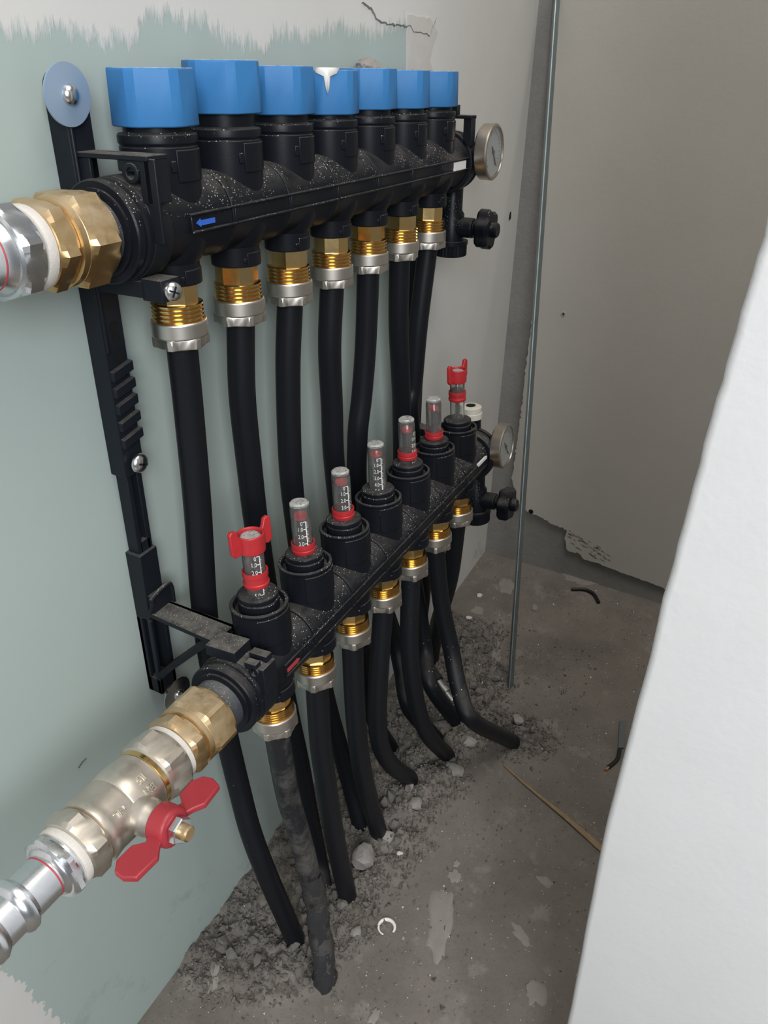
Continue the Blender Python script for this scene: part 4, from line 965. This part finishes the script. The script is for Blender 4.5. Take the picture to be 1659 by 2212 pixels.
splash((950, 1990), 0.034, 0.011, 22, 'large pale dried mortar splash right of the white ring', 1.2)
splash((982, 1893), 0.0062, 0.0055, 0, 'small round dried splash above the large mortar splash', 2.2)
splash((985, 1867), 0.0042, 0.0028, 0, 'tiny oval dried splash above the small round splash', 3.2)
splash((1127, 2021), 0.011, 0.005, 60, 'slanting dried splash right of the large mortar splash', 4.2)
splash((1176, 1905), 0.009, 0.004, 80, 'faint narrow dried splash near the white board', 5.2)
splash((1158, 2142), 0.011, 0.008, 0, 'broad faint dried splash near the bottom beside the white board', 6.2)
splash((808, 2195), 0.006, 0.004, 0, 'pale dried splash at the bottom edge of the floor', 7.2)
splash((1031, 1319), 0.0085, 0.0075, 0, 'round pale splash on the floor near the far wall foot', 8.2)
splash((1073, 1416), 0.022, 0.006, 15, 'long pale splash left of the foot of the metal bead', 9.2)
splash((1265, 1247), 0.020, 0.030, 20, 'pale smear along the foot of the end wall', 10.2)
splash((462, 2120), 0.010, 0.005, 30, 'pale oval splash by the wall foot at the near end', 11.2)
splash((1095, 1265), 0.016, 0.012, 20, 'pale patch on the floor in the far corner', 12.2)

# white clip ring
p = fhit((835, 2005)); R_ = 0.0068; pts = [(p.x + R_ * math.cos(a), p.y + R_ * math.sin(a), fz(p.x) + floor_h(p.x, p.y) + 0.0012) for a in [math.radians(-100 + 285 * k / 30) for k in range(31)]]
o = MB().tube(pts, 0.0012, 8, rf=lambda t_: 0.0007 + 0.0009 * math.sin(math.pi * min(1, t_ * 1.1 + 0.05))).build('clip_ring', M['paint']); tag(o, 'open white plastic ring lying on the floor', 'ring')
# straw / wood sliver
a = fhit((1088, 1655)); b = fhit((1318, 1852)); d_ = (b - a); Ms = axm(a + Vector((0, 0, 0.0016)), d_, (0, 0, 1)); L_ = d_.length; wdt = [0.0007, 0.0010, 0.0014, 0.0022, 0.0030, 0.0031]
V = []; F = []
for k, w_ in enumerate(wdt):
    z_ = L_ * k / 5; off = 0.0008 * math.sin(k * 1.4)
    for (x, y) in ((-0.0009, -w_), (-0.0009, w_), (0.0004, w_), (0.0004, -w_)): V.append(Ms @ Vector((x, y + off, z_)))
for k in range(5):
    for q in range(4): F.append((4 * k + q, 4 * k + (q + 1) % 4, 4 * k + 4 + (q + 1) % 4, 4 * k + 4 + q))
F += [(0, 1, 2, 3), (23, 22, 21, 20)]
o = MB().add(V, F).build('wood_sliver', M['wood'], smooth=0); tag(o, 'long thin tan wood sliver lying across the floor', 'wood sliver')
# cable offcuts
def cable(pix, r, mat, name, label, dz=0.0):
    pts = [fhit(q) for q in pix]; pts = [Vector((q.x, q.y, fz(q.x) + floor_h(q.x, q.y) + r + 0.0005 + dz)) for q in pts]
    o = MB().tube(bez(pts, 6), r, 12).build(name, mat, smooth=50); return tag(o, label, 'cable'), pts
cable([(1234, 1276), (1262, 1277), (1282, 1287), (1293, 1305)], 0.0021, M['cable'], 'cable_offcut', 'curved black cable offcut on the floor by the end wall')
o, pts = cable([(1338, 1622), (1333, 1643), (1314, 1661)], 0.0020, M['cable'], 'cable_offcut', 'short black cable offcut with copper end beside the white board')
MB().tube([pts[-1], pts[-1] + (pts[-1] - pts[-2]).normalized() * 0.005], 0.0011, 8).build('copper_end', M['copper'], o)
pa = [fhit(q) for q in ((1338, 1560), (1352, 1560), (1347, 1618), (1335, 1618))]
mb = MB(); mb.add([(q.x, q.y, fz(q.x) + 0.0010) for q in pa] + [(q.x, q.y, fz(q.x) + 0.0022) for q in pa], [(0, 3, 2, 1), (4, 5, 6, 7), (0, 1, 5, 4), (1, 2, 6, 5), (2, 3, 7, 6), (3, 0, 4, 7)])
tag(mb.build('plastic_strip', M['film'], smooth=0), 'grey plastic strip next to the short cable offcut', 'plastic strip')
# chromed fitting among the far pipes
a = fhit((930, 1455), 0.016); b = fhit((978, 1518), 0.005); e = empty('metal_fitting', 'shiny metal fitting half hidden in shadow between the far pipes', 'pipe fitting', axm(a, (b - a), (0, 0, 1)))
L_ = (b - a).length
MB().lathe([(0.0075, 0.0), (0.0082, 0.002), (0.0082, 0.012), (0.0066, 0.014)], 24).build('sleeve', M['pipe'], e)
MB().lathe([(0.0064, 0.013), (0.0064, L_ * 0.55), (0.0074, L_ * 0.56), (0.0074, L_ * 0.7), (0.0050, L_ * 0.72), (0.0050, L_ * 0.9), (0.0060, L_ * 0.91), (0.0060, L_)], 24).build('shank', M['steel'], e)
# mortar crumb sitting on the fifth blue cap
q = MU @ Vector((0.2075, 0.004, 0.1222)); V, F = rock(3.3, 0.0115, 0.008, 0.0042, 3); o = MB().add(V, F).build('mortar_lump', M['lump'], smooth=40); o.location = q + Vector((0, 0, 0.0022)); tag(o, 'flat grey mortar lump sitting on top of the fifth blue cap', 'mortar lump')
